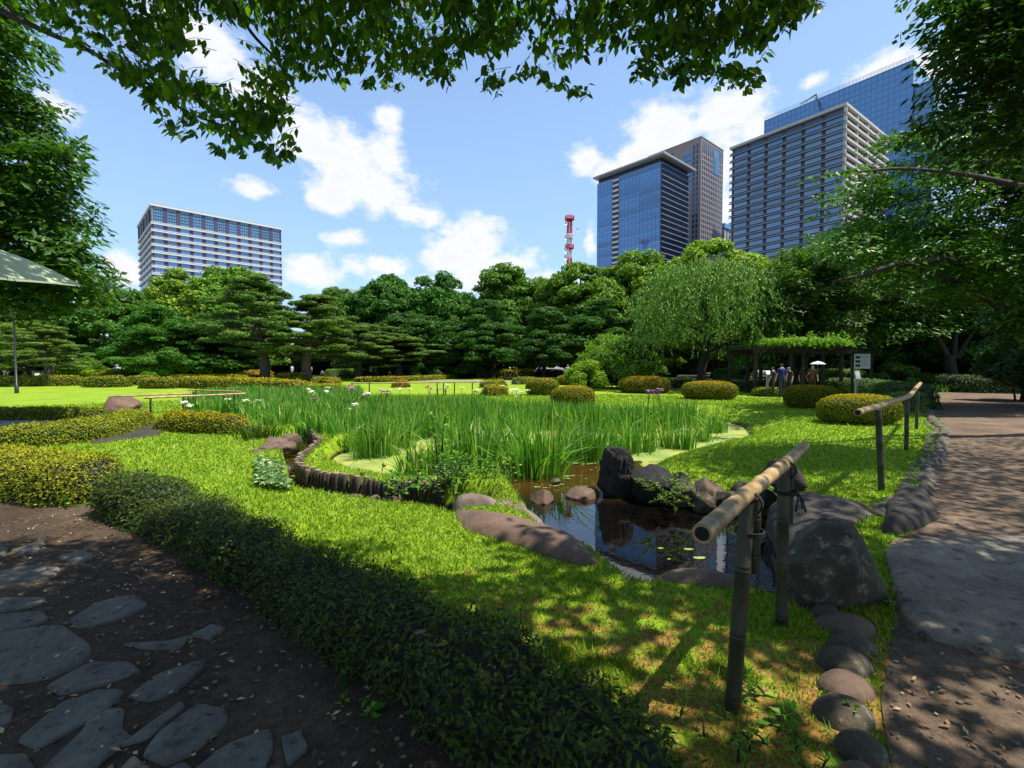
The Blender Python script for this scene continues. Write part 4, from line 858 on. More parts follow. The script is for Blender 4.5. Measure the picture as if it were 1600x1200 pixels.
def tree_variant(kind, seed):
    """unit tree: 16 m tall, ~14 m wide"""
    global rng
    keep = rng; rng = np.random.default_rng(seed); mc, mt = MB(), MB()
    H, W = 16., 7.
    if kind in ('camphor', 'broad', 'loose', 'conifer'):
        n = {'camphor': 165, 'broad': 140, 'loose': 80, 'conifer': 90}[kind]; C = []; Rr = []; cen = np.array([0, 0, H * .55])
        lobes = [np.array([0, 0, 0.])] + [np.array([rng.uniform(-.45, .45) * W, rng.uniform(-.45, .45) * W, rng.uniform(-.22, .05) * H]) for _ in range(5)]
        for i in range(n):
            fz = 1 - 1.35 * (i + .5) / n; fa = i * 2.39996 + rng.normal() * .25; fr = math.sqrt(max(0, 1 - fz * fz)); u = np.array([cos(fa) * fr, sin(fa) * fr, fz]); r = rng.uniform(.75, 1.45) * (1.2 if kind == 'loose' else 1)
            lb = lobes[i % len(lobes)]; ext = np.array([W * .60, W * .60, H * .36]) * (.65 if i % len(lobes) else .92); c = cen + lb * .75 + u * ext * rng.uniform(.86, 1.0)
            if kind == 'conifer':
                z = rng.random() ** .8; rr = (1 - z) * W * .62 + .4; a = rng.random() * 2 * pi; c = np.array([cos(a) * rr * rng.uniform(.6, 1), sin(a) * rr, H * (.12 + .86 * z)]); r *= .75
            elif kind != 'loose': c[2] = min(c[2], cen[2] + H * .36 * np.sqrt(max(.02, 1 - (np.hypot(c[0], c[1]) / (W * 1.0)) ** 2)) * .95)
            C.append(c); Rr.append(r)
        for i in range(34): 
            a = i * 2.4; C.append(np.array([cos(a) * W * .55, sin(a) * W * .55, H * rng.uniform(.08, .38)])); Rr.append(rng.uniform(1.0, 1.7))
        puff_crown(mc, C, Rr, .41 if kind != 'loose' else .42, 1.1, .85, .85, .60 if kind != 'loose' else .4, seed, centre=cen)
        tp = limb((0, 0, -.3), (rng.normal() * .5, 0, H * .55), 0, 8, .2); tube(mt, tp, np.linspace(.45, .2, 8), 9, 0)
        for i in range(9): tube(mt, limb(tp[3 + i % 4], C[i * 5], .08), np.linspace(.18, .05, 7), 6, 0)
    if kind == 'layer':   # broad layered maple / cherry
        C = []; 
        for i in range(90):
            a = rng.random() * 2 * pi; q = rng.random() ** .6; z = H * (.25 + .7 * (1 - q ** 2) * rng.uniform(.55, 1)) - .05 * H * q; C.append((cos(a) * q * W, sin(a) * q * W, z))
        puff_crown(mc, np.array(C), rng.uniform(.9, 1.7, 90), .43, 1.15, .55, .75, .35, seed, lw=.5)
        tp = limb((0, 0, -.3), (0, 0, H * .4), 0, 6); tube(mt, tp, np.linspace(.4, .25, 6), 8, 0)
        for i in range(10): tube(mt, limb(tp[2 + i % 4], C[i * 8], .15), np.linspace(.18, .04, 7), 6, 0)
    if kind == 'pine':    # cloud pruned black pine: stacked flat pads on a bent trunk
        tp = np.array([(0, 0, -.3), (.2, 0, 3), (-.3, .2, 6), (-.9, 0, 9), (-1.2, 0, 12), (-.9, 0, 14.6)]) * [1 if seed % 2 else -1, 1, 1]
        tube(mt, tp, [.72, .58, .45, .36, .24, .1], 10, 0); C = []; Rr = []
        for i in range(40):
            z = 4.2 + 11. * (i / 39) ** .85; tx = np.array([np.interp(z, tp[:, 2], tp[:, k]) for k in range(2)]); a = i * 2.39 + rng.random() * .6; rr = (1 - (z - 4) / 12.5) ** .55 * W * rng.uniform(.55, 1.0) + .3; rr *= (1 if z < 13 else .5)
            c = np.array([tx[0] + cos(a) * rr, tx[1] + sin(a) * rr, z + rng.normal() * .3]); C.append(c); Rr.append(rng.uniform(.8, 1.5) * (1 if z < 13 else .9))
            for q in range(2):
                c2 = c + np.array([rng.normal() * 1.2, rng.normal() * 1.2, rng.normal() * .2 - .1]); C.append(c2); Rr.append(rng.uniform(.7, 1.3))
            tube(mt, limb((*tx, z - .9), c - [0, 0, .25], .06), np.linspace(.16, .05, 7), 6, 0)
        puff_crown(mc, C, Rr, .41, 1.3, .42, 1.0, .35, seed, top=.5, lw=.28)
    if kind == 'weep':
        tp = np.array([(0, 0, -.3), (.2, 0, 2.5), (-.3, .1, 5.5), (-.2, 0, 9), (0, 0, 12.5)]); tube(mt, tp, [.55, .42, .34, .22, .1], 9, 0)
        for i in range(26):
            z = rng.uniform(3.5, 12); a = rng.random() * 2 * pi; r0 = W * rng.uniform(.45, .95) * (1.05 - (z / 16) ** 3); s = [np.interp(z, tp[:, 2], tp[:, k]) for k in range(3)]; e = np.array([cos(a) * r0, sin(a) * r0, z + rng.uniform(.5, 3.0)])
            tube(mt, limb(s, e, .1), np.linspace(.13, .03, 7), 5, 0)
        Pp = []; 
        for i in range(2500):
            a = rng.random() * 2 * pi; uu = rand_dirs(1)[0]; uu[2] = uu[2] if uu[2] > -.55 else -uu[2]; lum = 1 + .16 * fbm(uu[None] * 2.2, 1.4, 2)[0]; uu = uu * rng.random() ** .3 * lum; a = math.atan2(uu[1], uu[0]); r0 = np.hypot(uu[0], uu[1]) * W; z0 = 9.6 + uu[2] * 6.3; L = rng.uniform(.7, 2.4) * (1.5 if z0 < 7 else 1); L = max(.5, min(L, z0 - .8)); t = np.arange(0, 1, .11 / L)
            dx = rng.normal(size=2) * .35; Pp.append(np.c_[cos(a) * r0 * (1 + .07 * t) + dx[0] * t, sin(a) * r0 * (1 + .07 * t) + dx[1] * t, z0 - L * t + .35 * np.sin(t * 2)])
        Pp = np.concatenate(Pp); n = len(Pp); Pp = Pp + rng.normal(size=(n, 3)) * .05; D = rand_dirs(n) * .6 + [0, 0, -1]; leaf_quads(mc, Pp, D, rand_dirs(n), .33, .125, 0)
    a_, b_ = mc.mesh('crown', [M[{'camphor': 'camphor', 'broad': 'broad', 'loose': 'broad', 'conifer': 'dark', 'layer': 'maple', 'pine': 'pine', 'weep': 'willow'}[kind]]]), mt.mesh('trunk', [M['bark_pine' if kind == 'pine' else 'bark']])
    rng = keep; co = np.empty(len(a_.vertices) * 3, np.float32); a_.vertices.foreach_get('co', co); co = co.reshape(-1, 3); return a_, b_, float(np.quantile(co[:, 2], .9995)), float(np.quantile(co[:, 0], .997) - np.quantile(co[:, 0], .003))
VAR = {}
for kd, sd in [('camphor', 1), ('camphor', 2), ('broad', 3), ('broad', 4), ('loose', 5), ('conifer', 6), ('layer', 7), ('layer', 8), ('pine', 9), ('pine', 10), ('weep', 11)]: VAR.setdefault(kd, []).append(tree_variant(kd, sd))
GR = {'back': 'trees of the woodland behind the garden'}
def tree(label, kind, px, Y, ptop, wpx, v=0, col=(1, 1, 1), mat=None, group=None, name='tree', rz=None, zb=None, pdepth=1.):
    zt = P(px, ptop, Y)[2]; x = P(px, 560, Y)[0]; zb = float(gz(x, Y)[0]) if zb is None else zb; a_, b_, zm, wm = VAR[kind][v % len(VAR[kind])]; Hh = (zt - zb) / zm; ww = wpx / FPX * Y / wm
    r = empty(name, (x, Y, zb), rng.random() * 6 if rz is None else rz, label, 'tree', group); r.scale = (ww, ww * pdepth, Hh)
    o = link(a_, 'crown', r); o.color = (*col, 1); link(b_, 'trunk', r)
    if mat: o.material_slots[0].link = 'OBJECT'; o.material_slots[0].material = M[mat]
    return r
W_ = 'woodland trees closing the garden'
TR = [ # label, kind, px, Y, top, width, variant, colour
 ('yellow green domed camphor tree below the white banded tower, left one','camphor',285,72,424,150,0,(1.42,1.35,1.22)),
 ('rounded green camphor tree below the white banded tower, right one','camphor',372,76,418,150,1,(1.01,1.22,1.22)),
 ('dark broadleaf tree left of the domed camphor','broad',205,66,452,120,0,(1.08,1.22,1.22)),
 ('tall dark conifer at the left under the overhanging branches','conifer',150,78,440,110,0,(1.35,1.35,1.35)),
 ('dark tree behind the street lamp','broad',60,62,450,130,1,(0.81,0.94,0.94)),
 ('dense dark tree at the far left edge behind the lamp','conifer',-40,56,420,150,0,(1.22,1.22,1.22)),
 ('low spreading tree in front of the left camphor','layer',255,54,478,150,0,(1.01,1.15,1.08)),
 ('dark shaded tree behind the first pine','broad',345,58,490,150,1,(0.68,0.81,0.81)),
 ('small green tree right of the second pine','broad',525,84,449,100,0,(1.08,1.15,1.08)),
 ('dark green broad tree left of the gap in the skyline','broad',610,78,430,130,1,(0.74,1.01,0.94)),
 ('airy tree with sky gaps in the middle of the skyline','loose',690,80,425,120,0,(0.81,1.08,0.94)),
 ('dark domed tree in the middle of the skyline','camphor',790,76,413,130,1,(.72,.95,.85)),
 ('green tree between the domed one and the radio mast','camphor',850,82,432,100,0,(.95,1.05,.9)),
 ('large bright camphor below the radio mast','camphor',908,70,408,150,0,(1.0,1.1,.95)),
 ('wide camphor below the blue glass tower','camphor',990,74,393,150,1,(1.15,1.2,1.0)),
 ('brightest domed camphor below the brown tower','camphor',1116,60,370,190,0,(1.6,1.5,1.0)),
 ('camphor crown left of the banded tower foot','camphor',1170,66,400,130,1,(1.2,1.2,.95)),
 ('layered dark tree in the middle under the skyline','layer',770,60,468,150,1,(0.74,0.81,0.81)),
 ('dark layered tree right of the middle','layer',850,56,478,140,0,(0.68,0.74,0.74)),
 ('deep green tree in the shade left of the bright shrub','layer',930,56,468,150,1,(0.74,0.81,0.74)),
 ('dark tree under the airy tree','broad',640,64,490,150,0,(0.54,0.68,0.68)),
 ('dark low tree in the hollow of the middle wood','broad',710,62,500,120,1,(0.54,0.68,0.68)),
 ('leafy tree right behind the weeping tree','broad',1215,46,420,130,0,(1.08,1.15,1.08)),
 ('mid green tree behind the pergola','layer',1290,44,400,170,1,(1.01,1.15,1.08)),
 ('dark tree filling the wood behind the notice board','broad',1400,40,380,200,1,(0.68,0.81,0.68)),
 ('dark tree at the right end of the wood','broad',1530,34,360,240,0,(0.61,0.74,0.61)),
 ('dark tree beyond the right edge of the path','broad',1680,30,300,260,1,(0.61,0.74,0.61)),
]
for (lb, kd, px, Y, top, wp, v, col) in TR: tree(lb, kd, px, Y, top, wp, v, col, group=W_)
# second line and dark understorey closing the view under the crowns
mb = MB(); C = []; Rr = []
for k in range(300):
    a = k / 299; px = -350 + 1800 * a; Y = 84 + 8 * rng.random(); p = P(px, 540, Y); C.append((p[0], Y, .6 + 4.5 * rng.random())); Rr.append(rng.uniform(1.8, 3.2))
for k in range(60):
    a = k / 59; px = 1200 + 700 * a; Y = 50 - 14 * a + 4 * rng.random(); p = P(px, 540, Y); C.append((p[0], Y, .8 + 2.5 * rng.random())); Rr.append(rng.uniform(1.5, 2.4))
puff_crown(mb, np.array(C), Rr, 1.2, .9, .8, .6, .8, 4); o = mb.obj('woodland_undergrowth', M['dark']); tag(o, 'dark undergrowth closing the view beneath the woodland trees', kind='stuff')
# pines
tree('tall cloud pruned pine with leaning trunk, left of the pair', 'pine', 412, 47, 432, 165, 0, (.95,1,.9), rz=0.3, name='pine_tree', group='cloud pruned pines')
tree('cloud pruned pine with layered pads, right of the pair', 'pine', 480, 48, 457, 170, 1, (1.1,1.05,.9), rz=1.2, name='pine_tree', group='cloud pruned pines')
tree('low spreading pine right of the pair', 'pine', 560, 54, 505, 130, 0, (.95,.95,.9), rz=2, name='pine_tree', group='cloud pruned pines')
tree('wide low pine behind the walkers', 'pine', 622, 58, 512, 150, 1, (1.1,1.05,.9), rz=4, name='pine_tree', group='cloud pruned pines')
tree('broad low pine left of the middle hollow', 'pine', 668, 60, 520, 90, 0, (.9,.95,.9), rz=5, name='pine_tree', group='cloud pruned pines')
tree('low layered maple with orange tinged crown behind the street lamp', 'layer', 45, 42, 500, 130, 0, (1.9,1.25,.8), group=None)
tree('layered green pine right of the orange maple', 'pine', 75, 38, 505, 120, 1, (1,1,.9), rz=3, name='pine_tree', group='cloud pruned pines')
tree('big drooping cherry like weeping tree in the middle right of the garden', 'weep', 1100, 30, 404, 218, 0, (.95,1.2,.85), name='weeping_tree')
# shrubs in front of the wood
def shrub(label, px, Y, ptop, wpx, mat, col=(1, 1, 1), n=16, leaf=None, flat=.8, name='shrub', spray=0, core=.7):
    zt = P(px, ptop, Y)[2]; x = P(px, 560, Y)[0]; z0 = float(gz(x, Y)[0]); h = zt - z0; w_ = wpx / FPX * Y / 2; leaf = leaf or max(.0052 * Y, .0011 * wpx); C = []; Rr = []
    for k in range(n):
        u = rand_dirs(1)[0]; u[2] = abs(u[2]); C.append(np.array([u[0] * w_ * .75, u[1] * w_ * .6, .15 * h + u[2] * h * .62])); Rr.append(rng.uniform(.2, .34) * min(h, w_ * 1.4))
    mb = MB(); puff_crown(mb, C, Rr, leaf, 1.0, flat, .7, core, px)
    if spray:
        for k in range(spray):
            u = rand_dirs(1)[0]; u[2] = abs(u[2]) + .5; u = unit(u); b = np.array([0, 0, h * .25]) + u * [w_ * .7, w_ * .6, h * .5]; L = h * rng.uniform(.15, .32); t = np.arange(0, 1, leaf * .35 / L)[:, None]; Q = b + u * L * t + rand_dirs(len(t)) * leaf * .3; leaf_quads(mb, Q, rand_dirs(len(t)) + u * .8, rand_dirs(len(t)), leaf * 1.1, leaf * .45, 0, .5 + .5 * rng.random(len(t)))
    for k in range(6): tube(mb, limb((rng.normal() * .1 * w_, 0, -.1), C[k * 2 % n], .05), np.linspace(.05, .015, 7), 5, 1)
    o = mb.obj(name, [M[mat], M['bark']], None, (x, Y, z0)); o.color = (*col, 1); return tag(o, label, 'shrub')
shrub('tall bright green shrub with feathery upright shoots left of the weeping tree', 962, 33, 521, 125, 'bright', (.75,.85,.9), 24, spray=70)
shrub('low lime yellow shrub in front of the feathery shrub', 915, 30, 560, 62, 'bright', (1.15,1.1,1.1), 14, spray=25, core=.5)
shrub('bright green bush left of the pines', 250, 52, 541, 88, 'bright', (.5,.68,.7), 20, spray=20)
shrub('pale green bush left of the bright one', 148, 54, 549, 50, 'bright', (.5,.7,.7), 12)
shrub('flat topped green shrub behind the left hedge', 112, 46, 558, 55, 'azalea', (.9,1.3,.8), 12, flat=.5)
shrub('small yellow shrub in the dark hollow left of the pines', 328, 56, 562, 28, 'azalea', (1.8,1.3,.8), 8)
shrub('dark grey green shrub behind the topiary group', 730, 64, 550, 72, 'dark', (1.3,1.5,1.5), 14)
shrub('dark green shrub right of the walkers', 660, 56, 566, 60, 'broad', (.6,.8,.7), 10)
shrub('tuft of bright grasses at the end of the clipped hedge', 232, 44, 579, 30, 'bright', (.45,.75,.6), 8)
shrub('leafy green shrub between the feathery shrub and the weeping tree', 1010, 36, 545, 60, 'broad', (1.1,1.2,1), 14)
shrub('dark shrub at the right of the shaded path', 1600, 21, 505, 120, 'dark', (1,1.2,1.2), 18)
shrub('tall dark evergreen shrub closing the right edge of the path', 1720, 17, 430, 220, 'dark', (1,1.2,1.2), 24)
shrub('low shrub behind the notice board', 1400, 30, 560, 60, 'hedge_green', (.8,.9,.7), 12)
# shaded grassy bank under the right trees
mb = MB(); 
Q = np.stack([rng.uniform(12, 46, 26000), rng.uniform(27.5, 44, 26000)], 1); Q = Q[(Q[:, 0] / Q[:, 1]) > .62]; n = len(Q); a = rng.random(n) * 6.28; h = .12 + .2 * rng.random(n)
B = np.c_[Q, .25 + 0 * a]; S = np.c_[np.cos(a), np.sin(a), 0 * a] * .05; T = B + np.c_[rng.normal(size=(n, 2)) * .12, h]; V = np.stack([B - S - [0, 0, .3], B + S - [0, 0, .3], T], 1).reshape(-1, 3)
mb.add(V, np.arange(n)[:, None] * 3 + [0, 1, 2], 0, np.repeat(rng.random(n), 3)); o = mb.obj('ground_cover', M['weed']); tag(o, 'shaded grassy ground cover under the right hand trees', kind='stuff')

# near overhanging trees built of drooping leaf pads
def pads_tree(label, pads, leaf, mat, limbs, trunk, name='tree', col=(1, 1, 1), per=150, lw=.45, thick=.22, droop=.5, group=None, bark='bark', tilt=None, cat='tree'):
    """pads: (x,y,z,r) world; limbs: list of polylines with radii"""
    base = np.array(trunk[0][0][0]) if trunk else np.array(pads[0][:3]); base = base.copy(); mc = MB(); mt = MB()
    for (x, y, z, r) in pads:
        n = int(per * (r / .7) ** 2); q = np.sqrt(rng.random(n)); a = rng.random(n) * 2 * pi; dirn = rng.normal(size=2) * .35 if tilt is None else np.array(tilt) + rng.normal(size=2) * .25
        X = np.c_[np.cos(a) * q * r, np.sin(a) * q * r * .8, rng.normal(size=n) * thick * r * .5 - .25 * r * q ** 2]; X[:, 2] += X[:, :2] @ dirn
        U = unit(np.c_[-dirn[0] + X[:, 0] * .5 / r, -dirn[1] + X[:, 1] * .5 / r, np.ones(n)] + rand_dirs(n) * .5); D = np.cross(U, rand_dirs(n)) + np.c_[X[:, :2] / r * .7, np.full(n, -droop * .6)]
        leaf_quads(mc, X + [x, y, z] - base, D, U, leaf * (.6 + .6 * rng.random(n)), leaf * lw, 0)
    for pts, r0, r1 in limbs + trunk: 
        pts = np.array(pts, float) - base; tt = np.linspace(0, 1, 4 * len(pts)); s = np.linspace(0, 1, len(pts)); Q = np.stack([np.interp(tt, s, pts[:, k]) for k in range(3)], 1)
        for _ in range(2): Q[1:-1] = (Q[:-2] + 2 * Q[1:-1] + Q[2:]) / 4
        tube(mt, Q, np.linspace(r0, r1, len(Q)), 8, 0)
    r = empty(name, tuple(base), 0, label, cat, group); o = mc.obj('crown', M[mat], r); o.color = (*col, 1); mt.obj('trunk', M[bark], r); return r
def pads_in(poly, Y0, Y1, n, r0, r1, extra=()):
    poly = np.array(poly, float); lo, hi = poly.min(0), poly.max(0); out = []
    while len(out) < n:
        q = lo + (hi - lo) * rng.random(2)
        if inside(q[None], poly)[0]:
            Y = rng.uniform(Y0, Y1); p = P(q[0], q[1], Y); out.append((p[0], p[1], p[2], rng.uniform(r0, r1)))
    return out + list(extra)
def pl(L): return [P(a, b, Y) for a, b, Y in L]
# right, nearest: dark upper crown
RA = [(1465,-60),(1462,40),(1460,70),(1480,95),(1475,120),(1490,135),(1460,165),(1440,180),(1455,200),(1470,225),(1520,250),(1560,240),(1700,240),(1700,-60)]
tree_shadow = [(x, y, z, .9) for x, y, z in [(5.6+(.14*j)+i*.72+rng.normal()*.2, .2+j*.85+rng.normal()*.2, 6.4+rng.random()*1.6+.12*j) for i in range(13) for j in range(11)]]
pads_tree('dark overhanging tree at the upper right, drooping over the towers', pads_in(RA, 6.9, 8.6, 250, .34, .6) + pads_in([(1545,-80),(1515,150),(1545,300),(1575,480),(1595,560),(1760,600),(1760,-80)], 16, 19, 300, .8, 1.3, tree_shadow), .17, 'maple', [(pl([(1750,300,10),(1620,180,9.5),(1520,120,9),(1450,90,9)]), .09, .02), (pl([(1700,120,10),(1600,60,9),(1500,20,9)]), .07, .02)], [(pl([(1800,660,10.5),(1760,450,10.5),(1740,300,10),(1700,50,10)]), .26, .12)], col=(.42,.48,.42), per=82, tilt=(.25,0))
# right, middle: bright layered boughs
RB = [(1275,283),(1320,272),(1388,248),(1385,215),(1420,200),(1460,200),(1560,215),(1720,200),(1720,560),(1600,520),(1520,470),(1430,455),(1370,440),(1300,400),(1268,372),(1300,345),(1330,325),(1285,300)]
tipp = [(*P(px, py, 12.3), r) for px, py, r in [(1262,277,.18),(1278,275,.22),(1296,270,.26),(1315,268,.3),(1335,262,.35),(1282,303,.25),(1300,310,.3),(1285,330,.25),(1320,330,.35)]]
pads_tree('layered green tree reaching left in front of the banded tower', pads_in(RB, 14.3, 18.5, 420, .48, .95, tipp), .22, 'maple', [(pl([(1545,400,15),(1480,405,14.5),(1400,412,14),(1350,430,14),(1300,440,14)]), .13, .03), (pl([(1640,300,14),(1500,270,13.5),(1400,262,13),(1290,275,12.5)]), .09, .015), (pl([(1560,480,15),(1500,440,15),(1440,420,14.5)]), .12, .05)], [(pl([(1660,640,14.5),(1640,480,14.5),(1650,330,14),(1640,150,14)]), .24, .10)], col=(.85,.92,.8), per=78, tilt=(.22,0))
# right, low: branches over the path and the pergola
RC = [(1205,470),(1240,440),(1290,420),(1340,440),(1430,455),(1520,470),(1640,500),(1720,580),(1500,540),(1440,520),(1390,510),(1330,500),(1270,505),(1225,500)]
pads_tree('multi stemmed dark tree beyond the notice board', pads_in(RC, 29, 33, 300, .9, 1.5) + pads_in([(1330,380),(1600,380),(1600,500),(1380,500)], 29, 33, 90, 1., 1.5), .34, 'maple', [(pl([(1480,555,29),(1450,500,29),(1420,470,29),(1360,450,28)]), .16, .06), (pl([(1490,560,29),(1495,500,29),(1500,440,29)]), .15, .06), (pl([(1495,560,29),(1530,500,29),(1580,460,29)]), .13, .06)], [(pl([(1488,592,29),(1486,575,29),(1484,555,29)]), .34, .22)], col=(1.05,1.05,.95), per=62, tilt=(.15,0))
pads_tree('slender grey green tree between weeping tree and banded tower', pads_in([(1195,440),(1230,400),(1290,370),(1330,380),(1350,480),(1300,530),(1215,540),(1195,500)], 27, 32, 160, .8, 1.4), .27, 'willow', [(pl([(1235,590,30),(1225,520,30),(1205,460,30)]), .12, .04), (pl([(1240,560,30),(1265,480,30),(1290,420,30)]), .12, .04)], [(pl([(1238,605,30),(1238,580,30),(1240,550,30)]), .2, .14)], col=(.62,.8,.55), per=100)
# left overhanging tree
LA = [(-120,-60),(25,-60),(40,30),(52,60),(15,95),(25,130),(65,165),(80,200),(118,235),(122,270),(108,300),(145,335),(150,360),(135,385),(165,415),(155,440),(150,450),(130,470),(80,480),(-120,480)]
pads_tree('big leafy tree overhanging from the left edge', pads_in(LA, 11.5, 15, 430, .45, .85), .25, 'maple', [(pl([(-150,300,13),(-60,330,13),(40,350,13),(130,345,13)]), .10, .02), (pl([(-150,150,13),(-40,180,13),(60,200,13)]), .10, .02), (pl([(-150,420,13),(-40,420,13),(90,430,13)]), .08, .02)], [(pl([(-190,650,13),(-180,450,13),(-170,200,13),(-150,-50,13)]), .3, .15)], col=(.60,.66,.6), per=88, tilt=(-.22,0))

# ---------------------------------------------------------------- overhead branches with big pointed leaves
def big_leaf():
    L, Wd = 1., .56; t = np.array([0, .12, .35, .62, .82, 1.0]); wv = np.array([.02, .34, .5, .38, .16, 0]) * Wd; V = []; 
    for k in range(6):
        cz = -.10 * t[k] ** 2 * L
        V += [(-wv[k], t[k] * L, cz + .16 * wv[k]), (0, t[k] * L, cz), (wv[k], t[k] * L, cz + .16 * wv[k])]
    F = []
    for k in range(5): F += [(3 * k, 3 * k + 1, 3 * k + 4, 3 * k + 3), (3 * k + 1, 3 * k + 2, 3 * k + 5, 3 * k + 4)]
    return np.array(V), np.array(F)
BLV, BLF = big_leaf()
SLV = BLV[[0, 1, 2, 6, 7, 8, 9, 10, 11, 16]]; SLF = np.array([(0, 1, 4, 3), (1, 2, 5, 4), (3, 4, 7, 6), (4, 5, 8, 7), (6, 7, 9, 9), (7, 8, 9, 9)])[:4]; SLT = np.array([(6, 7, 9), (7, 8, 9)])
over = empty('overhanging_tree', (1.0, -3.2, 0), 0, 'tree whose dark leafy branches with pointed leaves hang across the top', 'tree'); O0 = np.array(over.location)
leafm = [MB().add(BLV, BLF, 0, r_).mesh('leaf', [M['overhead']]) for r_ in (.1, .35, .6, .9)]
OUT = [(60,-120),(60,5),(70,40),(110,62),(160,78),(130,90),(190,148),(235,160),(262,205),(320,215),(345,240),(400,248),(440,252),(470,225),(430,195),(455,180),(440,150),(530,172),(585,170),(560,120),(620,132),(668,112),(705,168),(765,148),(790,118),(840,125),(885,148),(925,130),(935,100),(985,88),(1000,118),(1050,112),(1090,118),(1150,128),(1180,136),(1210,105),(1200,70),(1240,45),(1268,30),(1275,-120)]
OUTP = np.array(OUT, float)
def leaf_xf(p, D, U, s):
    D = unit(D); S = unit(np.cross(D, U)); U = np.cross(S, D); return np.stack([S, D, U], 1) * s, p
mbL = MB(); cnt = 0; allL = []
# twigs: start inside the canopy, droop outwards and down
tw = MB(); tries = 0
while len(allL) < 14000 and tries < 30000:
    tries += 1; px = rng.uniform(60, 1275); py = rng.uniform(-150, 255)
    if not inside(np.array([[px, py]]), OUTP)[0]: continue
    if fbm(np.array([[px, py * 1.3, 0.]]), .016, 2)[0] < -.22 - (py < 40) * .15: continue
    if fbm(np.array([[px, py, 9.]]), .045, 1)[0] < -.36: continue
    Y = rng.uniform(2.7, 3.9) if px < 1000 else rng.uniform(2.4, 3.2); p = P(px, py, Y)
    if seg_dist(np.array([[px, py]]), OUTP)[0] < 16 and rng.random() < .55: continue
    a = rng.random() * 2 * pi; dd = np.array([cos(a), sin(a), -.35]); L = rng.uniform(.10, .22)
    if not inside(np.array([[(px + cos(a) * L / Y * 600), py + 30]]), OUTP)[0]: dd = np.array([0, -1., .1]) ; L *= .6
    t0 = p - dd * L; tube(tw, [t0, (t0 + p) / 2 + [0, 0, .015], p], [.002, .0016, .0009], 4, 0, False)
    for k in range(6):
        q = t0 + (p - t0) * (k + 1) / 6; s = (k % 2) * 2 - 1; sd = np.array([-dd[1], dd[0], 0]) * s
        D = unit(dd * .5 + sd * .7 + np.array([0, 0, -.65 - .5 * rng.random()]) + rng.normal(size=3) * .2); allL.append((q, D, unit(np.array([0, 0, 1.]) + rng.normal(size=3) * .5), rng.uniform(.050, .084)))
# keep the nearest looking ones as separate leaves
big = [i for i, (q, D, U, s) in enumerate(allL)]
order = sorted(big, key=lambda i: -allL[i][3] / allL[i][0][1]); sep = set(order[:280])
from mathutils import Matrix
for i, (q, D, U, s) in enumerate(allL):
    Rm, t_ = leaf_xf(q, D, U, s)
    if i in sep:
        o = link(random.choice(leafm), 'leaf', over); m4 = Matrix.Identity(4)
        for a_ in range(3):
            for b_ in range(3): m4[a_][b_] = Rm[a_, b_]
            m4[a_][3] = float(q[a_] - O0[a_])
        o.matrix_local = m4
    else: r_ = rng.random(); W_3 = SLV @ Rm.T + q - O0; mbL.add(W_3, SLF, 0, r_); mbL.add(W_3, SLT, 0, r_)
o = mbL.obj('leaves', M['overhead'], over); o['kind'] = 'stuff'
# canopy above and behind the viewer that throws the foreground shade
mb = MB(); n = 0; Pp = []
for k in range(1500):
    x = rng.uniform(-4.6, 9.4); y = rng.uniform(-3.6, 4.2); z = 4.75 + 2.4 * rng.random()
    if (z - 1.0 - EYE_Z) < .80 * y: continue
    if fbm(np.array([[x, y, 0]]), 1.1, 2)[0] < -.26: continue
    if y > (2.75 if x < 4.6 else 3.4) and fbm(np.array([[x, y, 5.]]), 1.6, 2)[0] < .12: continue
    if y > 3.6 and x < 4.6: continue
    if seg_dist(np.array([[x, y]]), np.array([[2.7, 1.35], [4.2, 3.1]]), False)[0] < .5 and rng.random() < .85: continue
    m_ = 60; a = rng.random(m_) * 2 * pi; q = np.sqrt(rng.random(m_)) * .55; Pp.append(np.c_[x + np.cos(a) * q, y + np.sin(a) * q, z + rng.normal(size=m_) * .16])
Pp = np.concatenate(Pp); n = len(Pp); U = unit(np.array([0, 0, 1.]) + rand_dirs(n) * .6); leaf_quads(mb, Pp - O0, np.cross(U, rand_dirs(n)) + [0, 0, -.3], U, .16, .11, 0)
o = mb.obj('canopy', M['overhead'], over); o['kind'] = 'stuff'
BR = [([(-60,-10,3.4),(0,15,3.3),(70,50,3.2),(135,75,3.2),(180,105,3.2),(240,145,3.2),(310,185,3.2),(380,205,3.2)], .022, .005), ([(350,-200,3.2),(330,-60,3.2),(390,50,3.2),(430,90,3.2),(450,120,3.2)], .018, .004), ([(700,-250,3.2),(690,-80,3.2),(720,50,3.1),(730,110,3.1)], .014, .003), ([(900,-250,3.2),(880,-80,3.1),(890,30,3.),(900,100,3.)], .014, .003), ([(1250,-300,3.1),(1150,-100,3.),(1140,0,2.9),(1150,80,2.9)], .016, .003), ([(60,10,3.2),(105,20,3.2),(120,60,3.2),(112,64,3.2)], .005, .003)]
mb = MB()
for L, r0, r1 in BR:
    q = np.array(pl(L)); tt = np.linspace(0, 1, 24); s = np.linspace(0, 1, len(q)); Q = np.stack([np.interp(tt, s, q[:, k]) for k in range(3)], 1)
    for _ in range(2): Q[1:-1] = (Q[:-2] + 2 * Q[1:-1] + Q[2:]) / 4
    tube(mb, Q - O0, np.linspace(r0, r1, 24), 7, 0)
    e = Q[0]; tube(mb, limb(e - O0, np.array([1.0, -2.8, 5.2]) - O0, .05), np.linspace(.05, r0, 7)[::-1], 7, 0)
tube(mb, np.array([(0, 0, -.1), (.1, .1, 2.), (0, .4, 4.), (0, .4, 5.6)]), [.24, .19, .15, .08], 12, 0)
mb.obj('trunk', M['bark'], over); tw.V = [v - O0 for v in tw.V]; tw.obj('twigs', M['bark'], over)['kind'] = 'stuff'
